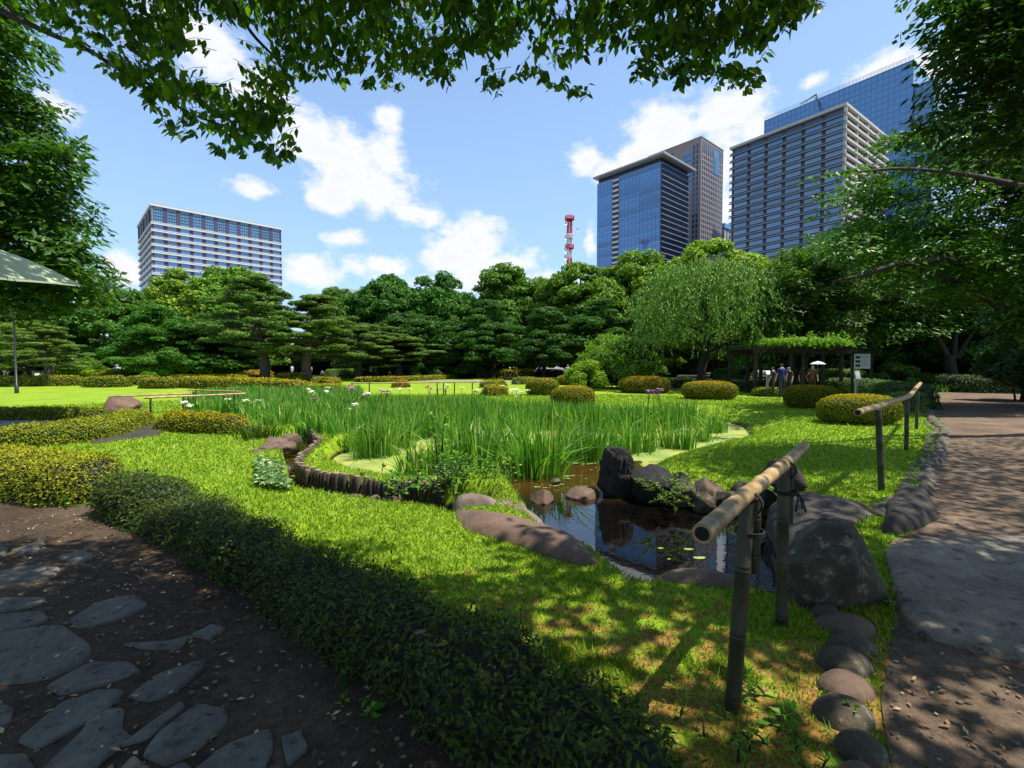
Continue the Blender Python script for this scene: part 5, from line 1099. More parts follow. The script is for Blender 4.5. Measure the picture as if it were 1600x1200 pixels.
# ---------------------------------------------------------------- buildings
def mat_glass(name, c, rough=.08, spec=.8, wob=.0):
    m, nt, b = newmat(name)
    oi = nt.nodes.new('ShaderNodeObjectInfo'); r = ramp(nt, oi.outputs['Random'], [(0, tuple(x * .75 for x in c)), (1, tuple(min(1, x * 1.3) for x in c))])
    nt.links.new(r, b.inputs['Base Color']); b.inputs['Roughness'].default_value = rough; b.inputs['Specular IOR Level'].default_value = spec; b.inputs['IOR'].default_value = 1.6
    n = noise(nt, .12, 2, .5); bump(nt, b, n, .08 + wob, .3); return m
M['glass_blue'] = mat_glass('blue_glass', (.06, .20, .46), .06, 1.0, .05)
M['glass_grey'] = mat_glass('grey_blue_glass', (.11, .23, .42), .12, .9)
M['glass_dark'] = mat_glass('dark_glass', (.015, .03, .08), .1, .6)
M['glass_pale'] = mat_glass('pale_blue_glass', (.09, .22, .38), .12, .8)
M['glass_cyan'] = mat_glass('pale_cyan_glass', (.28, .45, .55), .2, .6)
M['white_wall'] = mat_flat('white_cladding', (.62, .60, .58), .6, .06, .1)
M['cream'] = mat_flat('cream_cladding', (.46, .44, .42), .6, .08, .1)
M['cream_shaded'] = mat_flat('cream_cladding_shaded', (.29, .32, .38), .6, .08, .1)  # cream bands on the tower's unlit face, shade put into the colour
M['grey_wall'] = mat_flat('grey_cladding', (.19, .22, .28), .6, .08, .1)
M['dark_wall'] = mat_flat('dark_cladding', (.045, .045, .06), .5, .1, .1)
M['purple_wall'] = mat_flat('purple_grey_cladding', (.055, .05, .10), .5, .1, .1)
M['brown_wall'] = mat_flat('taupe_cladding', (.24, .20, .18), .7, .06, .2)
M['metal'] = mat_flat('grey_metal', (.30, .31, .32), .45, .05, 2)
def cubemesh(name, mat):
    mb = MB(); box(mb, (0, 0, 0), (1, 1, 1)); return mb.mesh(name, mat)
def piece(name, parent, a, b, mat, cache={}):
    """box part from corner a to corner b, all sharing one mesh per material"""
    k = (name, mat)
    if k not in cache: cache[k] = cubemesh(name, M[mat])
    o = link(cache[k], name, parent, a); o.scale = tuple(max(1e-3, b[i] - a[i]) for i in range(3)); return o
def building(name, label, px, ptop, D, az, pxr, pxl, z0=-2.):
    """corner nearest to us at pixel column px; +X runs along the right face, +Y along the left face"""
    c = P(px, 560, D); zt = P(px, ptop, D)[2]; a = R(az); u = (sin(a), cos(a)); v = (-cos(a), sin(a))
    kr, kl = (pxr - CX) / FPX, (pxl - CX) / FPX
    Wd = (kr * c[1] - c[0]) / (u[0] - kr * u[1]); Dp = (kl * c[1] - c[0]) / (v[0] - kl * v[1])
    return empty(name, (c[0], c[1], z0), pi / 2 - a, label, 'building'), Wd, Dp, zt - z0
# white banded hotel-like block, left
r, Wd, Dp, H = building('office_building', 'white banded office block with tall glazed top storey, at the left', 243, 318, 260, 46, 443.5, 222)
piece('body', r, (.6, .6, 0), (Wd - .6, Dp - .6, H - 1.2), 'dark_wall')
fh = 3.9; nb = 11; top = H - 1.0; ts = 9.0
piece('roof', r, (-.5, -.5, H - 1.0), (Wd + .5, Dp + .5, H), 'white_wall'); piece('parapet', r, (.2, .2, H), (Wd - .2, Dp - .2, H + .4), 'grey_wall')
bw = Wd / nb
for i in range(nb):
    w_ = piece('window', r, (i * bw + .9, .30, top - ts + .6), ((i + 1) * bw - .9, .60, top), 'glass_pale')
    for q in (1, 2, 3): piece('mullion', w_, (q / 4 - .012, -.4, 0), (q / 4 + .012, .05, 1), 'dark_wall')
    for q in (1, 2, 3, 4): piece('transom', w_, (0, -.5, q / 5 - .012), (1, .05, q / 5 + .012), 'dark_wall')
for i in range(nb + 1): piece('pier', r, (max(0, i * bw - .95), .05, top - ts), (min(Wd, i * bw + .95), .62, top), 'purple_wall')
for i in range(6): piece('pier', r, (.05, i * Dp / 5 - .5 + (.5 if i == 0 else 0), top - ts), (.62, i * Dp / 5 + .6, top), 'purple_wall' if i % 2 else 'grey_wall')
f = 0; z = top - ts
while z > 24:
    piece('floor_band', r, (-.35, -.35, z - .75), (Wd + .35, Dp + .35, z - .12), 'white_wall'); piece('floor_band', r, (-.05, -.05, z - .12), (Wd + .05, Dp + .05, z + .12), 'grey_wall')
    piece('floor_band', r, (-.35, -.35, z + .12), (Wd + .35, Dp + .35, z + .5 + .0), 'white_wall')
    zb = z - fh + .5
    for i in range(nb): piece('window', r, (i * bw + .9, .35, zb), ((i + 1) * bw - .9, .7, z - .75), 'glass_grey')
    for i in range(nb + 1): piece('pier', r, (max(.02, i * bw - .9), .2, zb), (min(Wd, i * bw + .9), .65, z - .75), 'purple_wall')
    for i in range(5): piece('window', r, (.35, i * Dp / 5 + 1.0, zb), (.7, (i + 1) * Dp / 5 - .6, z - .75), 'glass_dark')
    z -= fh
# blue glass tower with a thin projecting roof
r, Wd, Dp, H = building('glass_tower', 'blue glass office tower with thin projecting roof plate', 1030, 252, 330, 48, 1072, 931)
piece('body', r, (.5, .5, 0), (Wd - .5, Dp - .5, H), 'dark_wall')
piece('roof', r, (-4, -4, H + 3.2), (Wd + 3, Dp + 1, H + 4.0), 'metal'); piece('roof_edge', r, (-4.1, -4.1, H + 4.0), (Wd + 3.1, Dp + 1.1, H + 4.4), 'white_wall'); piece('top_storey', r, (.8, .8, H), (Wd - .8, Dp - .8, H + 3.2), 'glass_dark')
n0, n1 = Dp * .63, Dp * .74; z = H; k = 0
while z > 60:
    for (a, b) in ((.1, n0 / 2), (n0 / 2 + .05, n0), (n1, Dp - .05)): piece('window_band', r, (.1, a, z - 3.75), (.5, b, z - .08), 'glass_blue')
    piece('balcony', r, (-.2, n0 + .4, z - 2.6), (1., n1 - .4, z - 1.2), 'white_wall'); piece('recess', r, (.45, n0, z - 3.85), (.52, n1, z), 'dark_wall')
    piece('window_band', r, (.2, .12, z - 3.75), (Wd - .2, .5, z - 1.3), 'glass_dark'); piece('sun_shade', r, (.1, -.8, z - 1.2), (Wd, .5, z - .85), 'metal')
    z -= 3.8; k += 1
mb = MB(); z = H
while z > 60:
    for y in np.arange(.8, Dp, 1.6):
        if not n0 < y < n1: box(mb, (.02, y, z - 2.6), (.14, y + .5, z - 2.0))
    for y in np.arange(.8, Dp, 3.2):
        if not n0 < y < n1: box(mb, (.04, y, z - 3.8), (.11, y + .12, z))
    z -= 3.8
o = mb.obj('mullions', M['dark_wall'], r); o['kind'] = 'stuff'
piece('corner_post', r, (-.05, -.05, 0), (.35, .35, H), 'dark_wall')
# taupe tower
r, Wd, Dp, H = building('office_tower', 'taupe stone tower with small square windows behind the blue glass tower', 1091, 214, 400, 49, 1124.5, 1010)
piece('body', r, (0, 0, 0), (Wd, Dp, H), 'brown_wall'); piece('parapet', r, (-.3, -.3, H), (Wd + .3, Dp + .3, H + .8), 'brown_wall')
mb = MB(); n = 12; 
for k in range(34):
    z = H - 6 - k * 4.4
    for i in range(n):
        if k == 0: box(mb, (Wd * (i + .55) / (n + .2), -.12, z - 3), (Wd * (i + .55) / (n + .2) + Wd * .045, .05, z + 4))
        else: box(mb, (Wd * (i + .55) / (n + .2), -.12, z - 1.6), (Wd * (i + .55) / (n + .2) + Wd * .042, .05, z + 1.2))
    for j in (.05, .11, .52, .58, .64, .70): box(mb, (-.12, Dp * j, z - 1.8), (.05, Dp * (j + .035), z + 1.6))
o = mb.obj('windows', M['glass_dark'], r); o['kind'] = 'stuff'
piece('window', r, (-.25, Dp * .17, H - 38), (.03, Dp * .32, H - 8), 'glass_pale'); piece('window', r, (Wd * .55, -.25, H - 24), (Wd * .78, .03, H - 4), 'glass_pale')
for q in range(1, 7): piece('transom', r, (-.32, Dp * .17, H - 38 + q * 4.3), (.0, Dp * .32, H - 37.4 + q * 4.3), 'dark_wall')
for q in range(1, 5): piece('mullion', r, (-.34, Dp * (.17 + .03 * q), H - 38), (.0, Dp * (.173 + .03 * q), H - 8), 'dark_wall')
# small dark block in the gap
r, Wd, Dp, H = building('far_building', 'narrow dark building seen in the gap left of the banded tower', 1128, 349, 430, 50, 1150, 1118); piece('body', r, (0, 0, 0), (Wd, Dp, H), 'grey_wall'); piece('roof', r, (-1, -1, H - 4), (Wd, Dp, H), 'glass_blue')
for i in range(5): piece('pier', r, (i * Wd / 5, -.5, 0), (i * Wd / 5 + 2, 0, H - 6), 'cream')
# cream banded tower
r, Wd, Dp, H = building('banded_tower', 'tall tower with cream floor bands and dark glass at the right', 1312, 160, 260, 54, 1377, 1135)
piece('body', r, (1.6, 1.6, 0), (Wd - 1, Dp - .6, H - 1), 'dark_wall'); piece('roof', r, (-.4, -.4, H - 1.4), (Wd + .3, Dp + .3, H), 'cream')
fh = 4.4; z = H - 1.4; bl = 6; k = 0
while z > 45:
    piece('floor_band', r, (-.5, -.3, z - fh), (.9, Dp + .4, z - fh + .36), 'cream_shaded')  # left-face band, its shade painted in as a greyer cream
    piece('floor_band', r, (-.3, .9, z - fh + 1.1), (1.0, Dp + .2, z - fh + 1.35), 'grey_wall')
    piece('floor_band', r, (.9, -.5, z - fh), (Wd + .5, 1.0, z - fh + 1.25), 'cream')
    piece('spandrel', r, (.9, 1.0, z - fh + .42), (1.62, Dp - .6, z - fh + 1.1), 'grey_wall')
    for i in range(bl):
        y0 = 1.6 + i * (Dp - 2) / bl; y1 = y0 + (Dp - 2) / bl * .80
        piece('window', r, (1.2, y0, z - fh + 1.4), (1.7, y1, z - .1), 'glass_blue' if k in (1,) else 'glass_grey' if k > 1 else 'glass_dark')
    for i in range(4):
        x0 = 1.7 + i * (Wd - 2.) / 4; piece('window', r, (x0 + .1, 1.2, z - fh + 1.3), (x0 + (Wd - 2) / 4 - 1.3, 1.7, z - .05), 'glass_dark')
        piece('column', r, (x0 - 1.2, -.1, z - fh + 1.25), (x0 - .2, 1.3, z), 'cream')
    z -= fh; k += 1
# far glass tower
r, Wd, Dp, H = building('glass_tower', 'very tall pale blue glass tower rising behind the banded tower', 1413, 92, 330, 54, 1442, 1186)
piece('body', r, (.3, .3, 0), (Wd, Dp, H), 'glass_blue'); pn = MB()
for y in np.arange(0, Dp, 3.4): box(pn, (-.12, y, 0), (.3, y + .22, H))
for q, zz in enumerate(np.arange(60, H, 4.2)): box(pn, (-.14, 0, zz), (.3, Dp, zz + .28))
for x in np.arange(0, Wd, 3.4): box(pn, (x, -.12, 0), (x + .2, .3, H))
o = pn.obj('mullions', M['glass_pale'], r); o['kind'] = 'stuff'
piece('glass_screen', r, (.0, -.05, H - 18), (Wd, .35, H + .5), 'glass_cyan')
pn = MB(); 
for y in np.arange(0, Dp, 2.2): box(pn, (-.1, y, H), (.1, y + .18, H + 2.6))
for zz in (.9, 1.8, 2.6): box(pn, (-.13, 0, H + zz - .12), (.13, Dp, H + zz + .08))
pn.obj('roof_railing', M['white_wall'], r)['kind'] = 'stuff'
cr = empty('x', (0, 0, 0)); bpy.data.objects.remove(cr)
mb = MB(); tube(mb, [(3, Dp * .62, H - 2), (1, Dp * .60, H + 4), (-3, Dp * .55, H - 13)], [.6, .5, .3], 6); tube(mb, [(1, Dp * .60, H + 4), (2, Dp * .72, H + 2)], [.6, .6], 6); mb.obj('roof_crane', M['dark_wall'], r)
r2, W2, D2, H2 = building('glass_tower', 'lower wing of the pale blue glass tower behind the banded tower', 1447, 122, 322, 54, 1500, 1300)
piece('body', r2, (.3, .3, 0), (W2, D2, H2), 'glass_pale'); pn = MB()
for y in np.arange(0, D2, 3.4): box(pn, (-.12, y, 0), (.3, y + .2, H2))
for zz in np.arange(60, H2, 4.2): box(pn, (-.14, 0, zz), (.3, D2, zz + .28))
pn.obj('mullions', M['glass_blue'], r2)['kind'] = 'stuff'; piece('glass_screen', r2, (0, -.06, 60), (W2, .34, H2 + .3), 'glass_cyan')
# pale buildings glimpsed through the trees
r, Wd, Dp, H = building('far_building', 'beige building whose flat roof shows between the trees', 528, 450, 190, 60, 572, 500); piece('body', r, (0, 0, 0), (Wd, Dp, H), 'brown_wall'); piece('parapet', r, (-.2, -.2, H - 1.5), (Wd, Dp, H), 'cream'); [piece('window', r, (2 + 4 * i, -.1, H - 5), (4.6 + 4 * i, .1, H - 3), 'glass_dark') for i in range(3)]
# radio mast
M['mast_red'] = mat_flat('mast_red', (.55, .02, .05), .5); M['mast_white'] = mat_flat('mast_white', (.75, .74, .74), .5)
Dm = 330.; c = P(889, 560, Dm); mast = empty('radio_mast', (c[0], c[1], 0), .3, 'red and white lattice radio mast with dish platforms', 'radio mast'); zt = P(889, 344, Dm)[2]; s = 1.25
z = zt; k = 0; cols = ['mast_red','mast_red','mast_white','mast_white','mast_white','mast_red','mast_red','mast_white','mast_white','mast_white','mast_red','mast_red','mast_white','mast_white','mast_white','mast_red']
while z > 0:
    mb = MB(); h = 5.2; z0 = max(0, z - h)
    for a in range(4):
        x0, y0 = [(-s, -s), (s, -s), (s, s), (-s, s)][a]; x1, y1 = [(s, -s), (s, s), (-s, s), (-s, -s)][a]
        tube(mb, [(x0, y0, z0), (x0, y0, z)], [.32, .32], 5); tube(mb, [(x0, y0, z0), (x1, y1, z)], [.17, .17], 4); tube(mb, [(x1, y1, z0), (x0, y0, z)], [.17, .17], 4); tube(mb, [(x0, y0, z), (x1, y1, z)], [.2, .2], 4)
    mb.obj('lattice_section', M[cols[min(k, 15)]], mast); z -= h; k += 1
for zz, rr, ct in ((zt + .3, 3.1, 'mast_red'), (P(889, 372, Dm)[2], 2.4, 'mast_white'), (P(889, 388, Dm)[2], 2.9, 'mast_red')):
    mb = MB(); th = np.linspace(0, 2 * pi, 13); 
    for dz in (0, 1.2, 2.2): tube(mb, np.c_[rr * np.cos(th), rr * np.sin(th), np.full(13, zz + dz)], .28, 4, 0, False)
    for a in th[:-1]: tube(mb, [(rr * cos(a), rr * sin(a), zz), (rr * cos(a), rr * sin(a), zz + 2.2)], .2, 4); tube(mb, [(0, 0, zz - 1.5), (rr * cos(a), rr * sin(a), zz)], .2, 4)
    mb.add([(rr * cos(a), rr * sin(a), zz) for a in th[:-1]], [list(range(12))]); mb.obj('platform', M[ct], mast)
for k, (dx, pz, rr) in enumerate([(-4.4, 352, 1.5), (-4.6, 375, 1.4), (4.2, 360, 1.0), (-4.6, 394, 1.7), (-4.6, 405, 1.8)]):
    mb = MB(); th = np.linspace(0, 2 * pi, 12, endpoint=False); z = P(889, pz, Dm)[2]; mb.add(np.vstack([np.c_[dx + rr * np.cos(th) * .8, np.full(12, -4.), z + rr * np.sin(th)], (dx, -2.8, z)]), [(j, (j + 1) % 12, 12) for j in range(12)]); tube(mb, [(dx, -2.8, z), (dx * .5, -1, z)], .2, 4); mb.obj('dish', M['mast_white'], mast)
mb = MB(); tube(mb, [(0, 0, zt), (0, 0, P(889, 328, Dm)[2])], [.4, .12], 5); mb.obj('antenna', M['mast_white'], mast)

# ---------------------------------------------------------------- lamp, pergola, boards
M['black'] = mat_flat('black_paint', (.010, .010, .011), .45); M['milk'] = mat_flat('milky_glass', (.12, .12, .11), .3)
lx, ly = P(24, 560, 27)[:2]; lz = P(24, 476, 27)[2]; r = empty('street_lamp', (lx, ly, 0), 0, 'black park lamp post with square lantern at the left', 'street lamp')
mb = MB(); tube(mb, [(0, 0, -.1), (0, 0, .5), (0, 0, .52), (0, 0, lz - .75)], [.10, .09, .06, .045], 10); mb.obj('post', M['black'], r)
z = lz - .75; mb = MB(); V = [(sx * a, sy * a, zz) for zz, a in ((z, .10), (z + .45, .20)) for sx, sy in ((-1, -1), (1, -1), (1, 1), (-1, 1))]; mb.add(V, BOXF); ln = mb.obj('lantern_glass', M['milk'], r)
mb = MB(); 
for sx, sy in ((-1, -1), (1, -1), (1, 1), (-1, 1)): tube(mb, [(sx * .1, sy * .1, z), (sx * .2, sy * .2, z + .45)], .016, 4)
V = [(sx * a, sy * a, zz) for zz, a in ((z + .45, .27), (z + .62, .10)) for sx, sy in ((-1, -1), (1, -1), (1, 1), (-1, 1))]; mb.add(V, BOXF); tube(mb, [(0, 0, z + .6), (0, 0, z + .75)], [.04, .01], 6); mb.obj('lantern_cap', M['black'], r)
# pergola
Yp = 25.; X0 = P(1178, 560, Yp)[0]; X1 = P(1332, 560, Yp)[0]; zt = P(1250, 545, Yp)[2]; r = empty('pergola', ((X0 + X1) / 2, Yp + 1.5, 0), 0, 'dark timber pergola roofed with bright green wisteria', 'pergola'); hw = (X1 - X0) / 2
for i, fx in enumerate((-.96, -.55, -.25, 0.0, .40, .78)):
    for yy in (-1.5, 1.5):
        mb = MB(); box(mb, (fx * hw - .07, yy - .07, 0), (fx * hw + .07, yy + .07, zt - .22)); 
        if i != 1 or yy > 0: mb.obj('post', M['timber'], r)
for yy in (-1.5, 1.5): mb = MB(); box(mb, (-hw, yy - .09, zt - .22), (hw + .2, yy + .09, zt)); mb.obj('beam', M['timber'], r)
for i in range(19): mb = MB(); x = -hw + .1 + i * 2 * hw / 18; box(mb, (x - .045, -2.1, zt + .003), (x + .045, 2.1, zt + .10)); mb.obj('slat', M['timber'], r)
mb = MB(); C = [(x, y, zt + .22 + .1 * rng.random()) for x in np.arange(-hw * .60, hw * .88, .40) for y in (-1.7, -.8, 0, .8, 1.6)]; puff_crown(mb, np.array(C), rng.uniform(.28, .50, len(C)), .10, 1.1, .65, .7, .7, 3)
for k in range(60):
    x = rng.uniform(-hw * .62, hw * .9); b = np.array([x, -2. + rng.normal() * .2, zt + .35]); L = rng.uniform(.25, .6); t = np.arange(0, 1, .07)[:, None]; Q = b + np.array([rng.normal() * .15, -.1, (.9 if k % 2 else -.6) * L]) * t; leaf_quads(mb, Q, rand_dirs(len(t)), rand_dirs(len(t)), .12, .05, 0)
mb.obj('wisteria', M['vine'], r)
for x, l in ((.05, .5), (.52, -.6), (-.1, .25)): mb = MB(); tube(mb, limb((x * hw + l, .6, 0), (x * hw, .3, zt), .0, 9, .8), np.linspace(.10, .06, 9), 7); mb.obj('vine_trunk', M['bark'], r)
# notice board
Yb = 22.; x0 = P(1336, 560, Yb)[0]; x1 = P(1358, 560, Yb)[0]; zt = P(1347, 553, Yb)[2]; zb = P(1347, 576, Yb)[2]; cx = (x0 + x1) / 2; r = empty('notice_board', (cx, Yb, 0), -.25, 'white notice board with three dark pictures on two dark posts', 'notice board'); hw = (x1 - x0) / 2
M['paper'] = mat_flat('board_white', (.62, .64, .66), .4); M['print'] = mat_flat('dark_print', (.03, .04, .035), .6, .5, 30); M['text'] = mat_flat('grey_text', (.30, .31, .33), .6)
for s in (-1, 1): mb = MB(); box(mb, (s * hw - .05 + s * .06, -.04, -.1), (s * hw + .05 + s * .06, .05, zt + .06)); mb.obj('post', M['timber'], r)
mb = MB(); box(mb, (-hw - .2, -.12, zt + .06), (hw + .2, .14, zt + .12)); mb.obj('roof', M['timber'], r)
mb = MB(); box(mb, (-hw, -.03, zb), (hw, .03, zt)); pn_ = mb.obj('panel', M['paper'], r)
for k in range(3): mb = MB(); z = zt - .10 - k * .19; box(mb, (-hw + .05, -.036, z - .12), (-hw + .25, -.03, z)); mb.obj('picture', M['print'], pn_)
mb = MB(); [box(mb, (-hw + .30, -.035, zt - .10 - k * .045), (hw - .06 - .1 * (k % 4 == 3), -.03, zt - .085 - k * .045)) for k in range(12)]; o = mb.obj('text_lines', M['text'], pn_); o['kind'] = 'stuff'
def small_sign(label, px, pyt, pyb, Y, wpx, dark=False, slant=.5):
    t = P(px, pyt, Y); b = P(px, pyb, Y); w_ = wpx / FPX * Y / 2; r = empty('small_sign', (t[0], Y, float(gz(t[0], Y)[0])), 0, label, 'sign'); z = t[2] - r.location[2]; zb = b[2] - r.location[2]
    mb = MB(); V = [(-w_, -slant * .1, zb), (w_, -slant * .1, zb), (w_, slant * .15, z), (-w_, slant * .15, z)]; V += [(a, b_ + .04, c_) for a, b_, c_ in V]; mb.add(V, [[0, 1, 2, 3], [7, 6, 5, 4], [0, 4, 5, 1], [1, 5, 6, 2], [2, 6, 7, 3], [3, 7, 4, 0]]); mb.obj('panel', M['paper'], r)
    mb = MB(); box(mb, (-w_ * .5, .05, -.2), (w_ * .5, .12, zb + .02)); mb.obj('post', M['metal' if not dark else 'black'], r)
small_sign('small grey plant label post in front of the notice board', 1341, 580, 592, 20.5, 7)
small_sign('little white sign on the shaded mound at the left', 57, 583, 588, 46, 7)
small_sign('narrow white leaning sign near the flat topped shrub', 82, 567, 578, 44, 2.5)
small_sign('small white info plate under the pergola', 1201, 579, 585, 24, 7)
# low timber seat seen behind the irises
r = empty('wooden_bench', (*G(690, 617, .0), .0), .1, 'small pale wooden bench seat at the back of the iris bed', 'bench'); mb = MB(); box(mb, (-.28, -.12, .30), (.28, .12, .36)); mb.obj('seat', M['cream'], r)
for s in (-1, 1): mb = MB(); box(mb, (s * .22 - .03, -.1, -.05), (s * .22 + .03, .1, .30)); mb.obj('leg', M['timber'], r)

# ---------------------------------------------------------------- people
SK = mat_flat('skin', (.45, .27, .19), .6); CLO = {}
def cloth(c):
    if c not in CLO: CLO[c] = mat_flat('cloth', c, .85, .12, 12)
    return CLO[c]
def person(label, loc, face, shirt, pants, hair=(.015, .012, .01), hat=None, walk=.12, arm='down', shorts=False, scale=1., sit=False, prop=None):
    sk = [(0, 0, .93), (0, 0, 1.12), (0, .0, 1.30), (0, 0, 1.42), (0, .01, 1.50), (0, .03, 1.60), (0, .01, 1.68)]; ra = [.135, .12, .145, .085, .05, .095, .07]; ed = [(i, i + 1) for i in range(6)]
    def ch(root, pts, rs):
        p = root
        for q, r_ in zip(pts, rs): sk.append(q); ra.append(r_); ed.append((p, len(sk) - 1)); p = len(sk) - 1
    for s in (-1, 1):
        st = walk * s
        if sit: ch(0, [(s * .10, .04, .92), (s * .12, .42, .90), (s * .12, .46, .50), (s * .12, .60, .46)], [.09, .075, .05, .045])
        else: ch(0, [(s * .10, 0, .84), (s * .11, st * .5, .48), (s * .11, st, .09), (s * .12, st + .16, .03)], [.095, .065, .042, .036])
        if arm == 'up' and s > 0: ch(3, [(s * .18, 0, 1.40), (s * .24, .12, 1.16), (s * .20, .34, 1.28), (s * .19, .40, 1.31)], [.06, .045, .035, .04])
        elif arm == 'camera': ch(3, [(s * .18, 0, 1.40), (s * .24, .14, 1.22), (s * .07, .30, 1.45), (s * .05, .32, 1.49)], [.06, .045, .035, .04])
        else: ch(3, [(s * .18, 0, 1.40), (s * .23, -.02 - st * .3, 1.13), (s * .23, .06 - st * .6, .88), (s * .23, .08 - st * .6, .80)], [.06, .045, .033, .04])
    me = bpy.data.meshes.new('body'); me.from_pydata(sk, ed, []); o = link(me, 'tmp'); m = o.modifiers.new('s', 'SKIN'); me.skin_vertices[0].data[0].use_root = True
    for v, r_ in zip(me.skin_vertices[0].data, ra): v.radius = (r_, r_ * .85)
    o.modifiers.new('d', 'SUBSURF').levels = 2; dg = bpy.context.evaluated_depsgraph_get(); me2 = bpy.data.meshes.new_from_object(o.evaluated_get(dg)); me2.name = 'body'; bpy.data.objects.remove(o)
    mats = [SK, cloth(shirt), cloth(pants), cloth(hair), cloth((.05, .05, .05)) if not label.startswith('person standing at the left edge') else cloth((.8, .8, .8))]; me2.materials.clear()
    for q in mats: me2.materials.append(q)
    for p_ in me2.polygons:
        c = p_.center; x, y, z = c; a = abs(x); p_.use_smooth = True
        arm_ = a > .185 and z > .7 and not sit or (y > .2 and z > 1.0)
        k = 1 if .93 < z < 1.46 else 0 if z >= 1.46 else 2
        if sit and z < .98: k = 2
        if arm_: k = 1 if z > 1.2 and a > .16 and y < .2 else 0
        if not sit and z < .06 or (sit and z < .48): k = 4
        elif shorts and z < .5: k = 0
        if z > 1.53 and (y < .015 or z > 1.66): k = 3
        p_.material_index = k
    b = link(me2, 'person', None, loc); b.rotation_euler = (0, 0, face); b.scale = (scale,) * 3
    if hat:
        mb = MB(); th = np.linspace(0, 2 * pi, 14, endpoint=False); rg = [(.17, 1.645), (.105, 1.66), (.10, 1.74), (.02, 1.77)]
        V = np.concatenate([np.c_[q * np.cos(th), q * np.sin(th) + .015, np.full(14, z)] for q, z in rg]); F = [(k * 14 + j, k * 14 + (j + 1) % 14, (k + 1) * 14 + (j + 1) % 14, (k + 1) * 14 + j) for k in range(3) for j in range(14)]; mb.add(V, F); mb.obj('hat', cloth(hat), b)
    if prop == 'backpack':
        mb = MB(); V, F = ICO[3]; V = np.sign(V) * np.abs(V) ** .6; mb.add(V * [.15, .10, .22] + [0, -.19, 1.2], F, 0, None, True); mb.obj('backpack', cloth((.16, .05, .30)), b)
    return tag(b, label, 'person')
def at(px, pyf, Y=None):
    g = GG(px, pyf)
    if Y: p = P(px, 560, Y); return (p[0], Y, float(gz(p[0], Y)[0]))
    return tuple(g)
PE = [('person in white shirt and hat with a purple backpack walking behind the hedges', (182, 0, 58), .2, (.75,.72,.8), (.06,.06,.08), dict(hat=(.5,.5,.6), prop='backpack', arm='up')),
 ('person in white seen between the two pines', (484, 0, 58), .8, (.8,.8,.8), (.6,.6,.6), dict()), ('person in pale clothes at the wood edge left of the second pine', (456, 0, 70), 1., (.6,.65,.75), (.3,.3,.35), dict()),
 ('person in a pale pink top standing beside a companion', (580, 0, 58), 3.2, (.75,.62,.58), (.03,.03,.04), dict()), ('person in a white top and black trousers, right of the companion in pink', (586.5, 0, 58), 2.6, (.75,.70,.66), (.02,.02,.02), dict()),
 ('person in black with orange yellow shorts taking a photo', (609, 0, 58), 2.9, (.02,.02,.025), (.65,.38,.08), dict(arm='camera', shorts=True)), ('person in black at the left of the topiary', (696, 0, 60), 2.5, (.02,.02,.02), (.02,.02,.02), dict(arm='camera')),
 ('person in white at the edge of the dark wood, leftmost of the far group', (792, 0, 80), 3., (.7,.7,.75), (.1,.1,.1), dict()), ('person in black and white in the far group by the dark wood', (800, 0, 82), 3., (.02,.02,.02), (.1,.1,.1), dict()),
 ('person in a dark top and white trousers in the far group', (815.5, 0, 72), 2.8, (.03,.03,.03), (.7,.7,.72), dict()), ('person in grey in the far group by the dark wood', (832, 0, 82), 3.3, (.3,.3,.33), (.1,.1,.12), dict()),
 ('person in a red top in the far group', (850, 0, 78), 3.1, (.65,.12,.08), (.15,.05,.05), dict()), ('person in grey half hidden beside the lime shrub', (887, 0, 40), 3.4, (.35,.35,.38), (.1,.1,.12), dict()),
 ('person in a violet grey top under the left trees', (8, 0, 50), .5, (.30,.28,.50), (.1,.1,.1), dict(hat=(.5,.45,.4), scale=1.05)),
 ('person in a blue shirt standing under the pergola', (1222, 0, 23.4), .1, (.012,.03,.16), (.02,.02,.03), dict()), ('person in black under the pergola, left of the blue shirt', (1209, 0, 24.), .6, (.02,.02,.02), (.02,.02,.02), dict(scale=.9)),
 ('person in dark clothes with a bag, right of the blue shirt under the pergola', (1233, 0, 24.), 2.2, (.03,.02,.02), (.03,.03,.03), dict(scale=.9)), ('person in dark clothes by the vine trunk of the pergola', (1255, 0, 25.), 3.4, (.05,.03,.03), (.03,.03,.03), dict(scale=.9)),
 ('person in a rust orange top under a white parasol in the pergola', (1270, 0, 24.6), 2.8, (.14,.05,.02), (.05,.03,.02), dict(arm='up', scale=.95))]
for lb, (px, _, Y), f_, sh, pn_, kw in PE: person(lb, at(px, 0, Y), f_, sh, pn_, **kw)
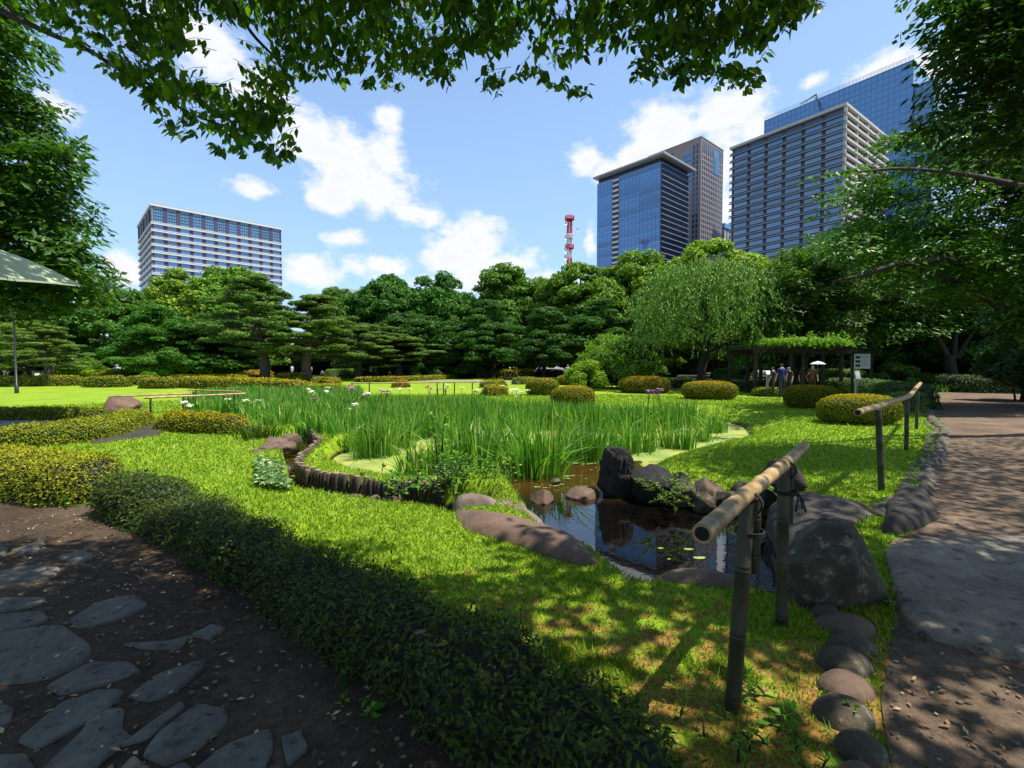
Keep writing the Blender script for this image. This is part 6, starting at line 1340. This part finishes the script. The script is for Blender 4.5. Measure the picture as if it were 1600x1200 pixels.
def parasol(label, c, rad, drop, grip, mats, ribs=8, rz=0., tiltv=(0, 0), cat='umbrella'):
    r = empty('parasol', tuple(c), rz, label, cat); M['par'] = M.get('par') or mat_flat('grey_metal_shaft', (.25, .25, .25), .3)
    r.rotation_euler = (tiltv[0], tiltv[1], rz)
    for k in range(ribs):
        a0, a1 = 2 * pi * k / ribs, 2 * pi * (k + 1) / ribs; mb = MB(); V = []; 
        for i in range(7):
            t = i / 6; z = -drop * t ** 1.7
            for j in range(5):
                s = j / 4; a = a0 + (a1 - a0) * s; q = rad * t * (1 - .07 * sin(pi * s) * t) * (cos(pi / ribs) / cos((s - .5) * 2 * pi / ribs) * .35 + .65); V.append((q * cos(a), q * sin(a), z + .02 * sin(pi * s) * t * rad * .3))
        F = [(i * 5 + j, i * 5 + j + 1, (i + 1) * 5 + j + 1, (i + 1) * 5 + j) for i in range(6) for j in range(4)]; mb.add(V, F, 0, None, True); mb.obj('panel', mats, r)
        mb = MB(); t = np.linspace(0, 1, 7); tube(mb, np.c_[rad * t * cos(a0), rad * t * sin(a0), -drop * t ** 1.7 - .006], .004, 4); mb.obj('rib', M['par'], r)
    mb = MB(); tube(mb, [(0, 0, .07), (0, 0, -grip)], .009, 6); mb.obj('shaft', M['par'], r)
    return r
def mat_fabric(name, c, tr=.25):
    m, nt, b = newmat(name); b.inputs['Base Color'].default_value = (*c, 1); b.inputs['Roughness'].default_value = .8
    t = nt.nodes.new('ShaderNodeBsdfTranslucent'); t.inputs['Color'].default_value = (*c, 1); mx = nt.nodes.new('ShaderNodeMixShader'); mx.inputs[0].default_value = tr; out = nt.nodes['Material Output']
    nt.links.new(b.outputs[0], mx.inputs[1]); nt.links.new(t.outputs[0], mx.inputs[2]); nt.links.new(mx.outputs[0], out.inputs[0]); return m
M['par_green'] = mat_fabric('pale_green_fabric', (.60, .68, .46), .35); M['par_white'] = mat_fabric('white_fabric', (.78, .80, .85))
q = at(1270, 0, 24.4); parasol('small white parasol held in the pergola', (q[0] + .1, q[1] - .25, 1.80), .36, .15, .55, M['par_white'])
tip = P(121, 421, 3.7); cc = np.array([-4.18, 3.6, 2.50]); parasol('large pale green parasol at the left edge with dappled light', cc, .75, .26, .95, M['par_green'], 8, radians_ := R(22), (.10, .05))
person('person standing at the left edge holding the pale green parasol', (-4.55, 3.72, 0), -1.45, (.5,.5,.55), (.10,.12,.2), arm='up', walk=.22)

# ---------------------------------------------------------------- fallen leaves and gravel on the shaded path
mb = MB(); n = 5200; Q = np.c_[rng.uniform(-5, 3.6, n), rng.uniform(1.2, 5.0, n)]; pe = np.array(GP(EPX[2:]) + [(.55,1.),(.9,.2),(-8,.2),(-8,5)])
Q = Q[(inside(Q, pe)) | (inside(Q, np.array(rp)))]; n = len(Q); leaf_quads(mb, np.c_[Q, gz(Q[:, 0], Q[:, 1]) + .02], rand_dirs(n) * [1, 1, .15], np.array([0, 0, 1.]) + rand_dirs(n) * .3, .015 + .035 * rng.random(n) ** 2, .018, 0)
M['litter'] = mat_leaf('dry_leaf', (.05, .03, .015), (.20, .13, .06), (.45, .36, .22), trans=0, rough=.8); tag(mb.obj('leaf_litter', M['litter']), 'dry fallen leaves scattered over the earth path', kind='stuff')
mb = MB(); n = 3600; Q = np.c_[rng.uniform(-7, 6, n), 1.2 + 6 * rng.random(n) ** 1.5]; Q = Q[(inside(Q, pe)) | (inside(Q, np.array(rp)))]; V1, F1 = ICO[1]
for k, (x, y) in enumerate(Q):
    s = .003 + .009 * rng.random() ** 3 * 1.4; mb.add(V1 * [s * 1.3, s, s * .7] + [x, y, .012 + float(0)], F1, 0, None)
z = gz(np.concatenate([v[:, 0] for v in mb.V]), np.concatenate([v[:, 1] for v in mb.V])); mb.V = [np.c_[a[:, :2], a[:, 2] + zz] for a, zz in zip(mb.V, np.split(z, len(mb.V)))]
tag(mb.obj('loose_gravel', M['flag']), 'small loose stones scattered on the earth paths', kind='stuff')
for (px, py, c, lb) in [(160 + 0, 1176 - 0, 'paper', 'white pebble between the flagstones in the lower left corner'), (575, 1120, 'weed', 'long fresh green leaf lying on the dark soil under the hedge'), (648, 998, 'litter', 'dry pale leaf caught on the dark foreground hedge')]:
    g = G(px, py, .0 if c != 'litter' else .36); 
    if c == 'paper': boulder('pebble', (g[0], g[1], .02), (.012, .01, .008), M['paper'], 5, 2, .1)['label'] = lb; bpy.data.objects['pebble']['category'] = 'pebble'
    else:
        mb = MB(); D, U = unit(np.array([.8, .5, .1])), np.array([0, 0, 1.]); Rm, _ = leaf_xf(0, D, U, .09 if c == 'weed' else .06); mb.add(BLV @ Rm.T * [1, 1, 1], BLF); tag(mb.obj('fallen_leaf', M[c], None, (g[0], g[1], .03 if c != 'litter' else .38)), lb, 'leaf')
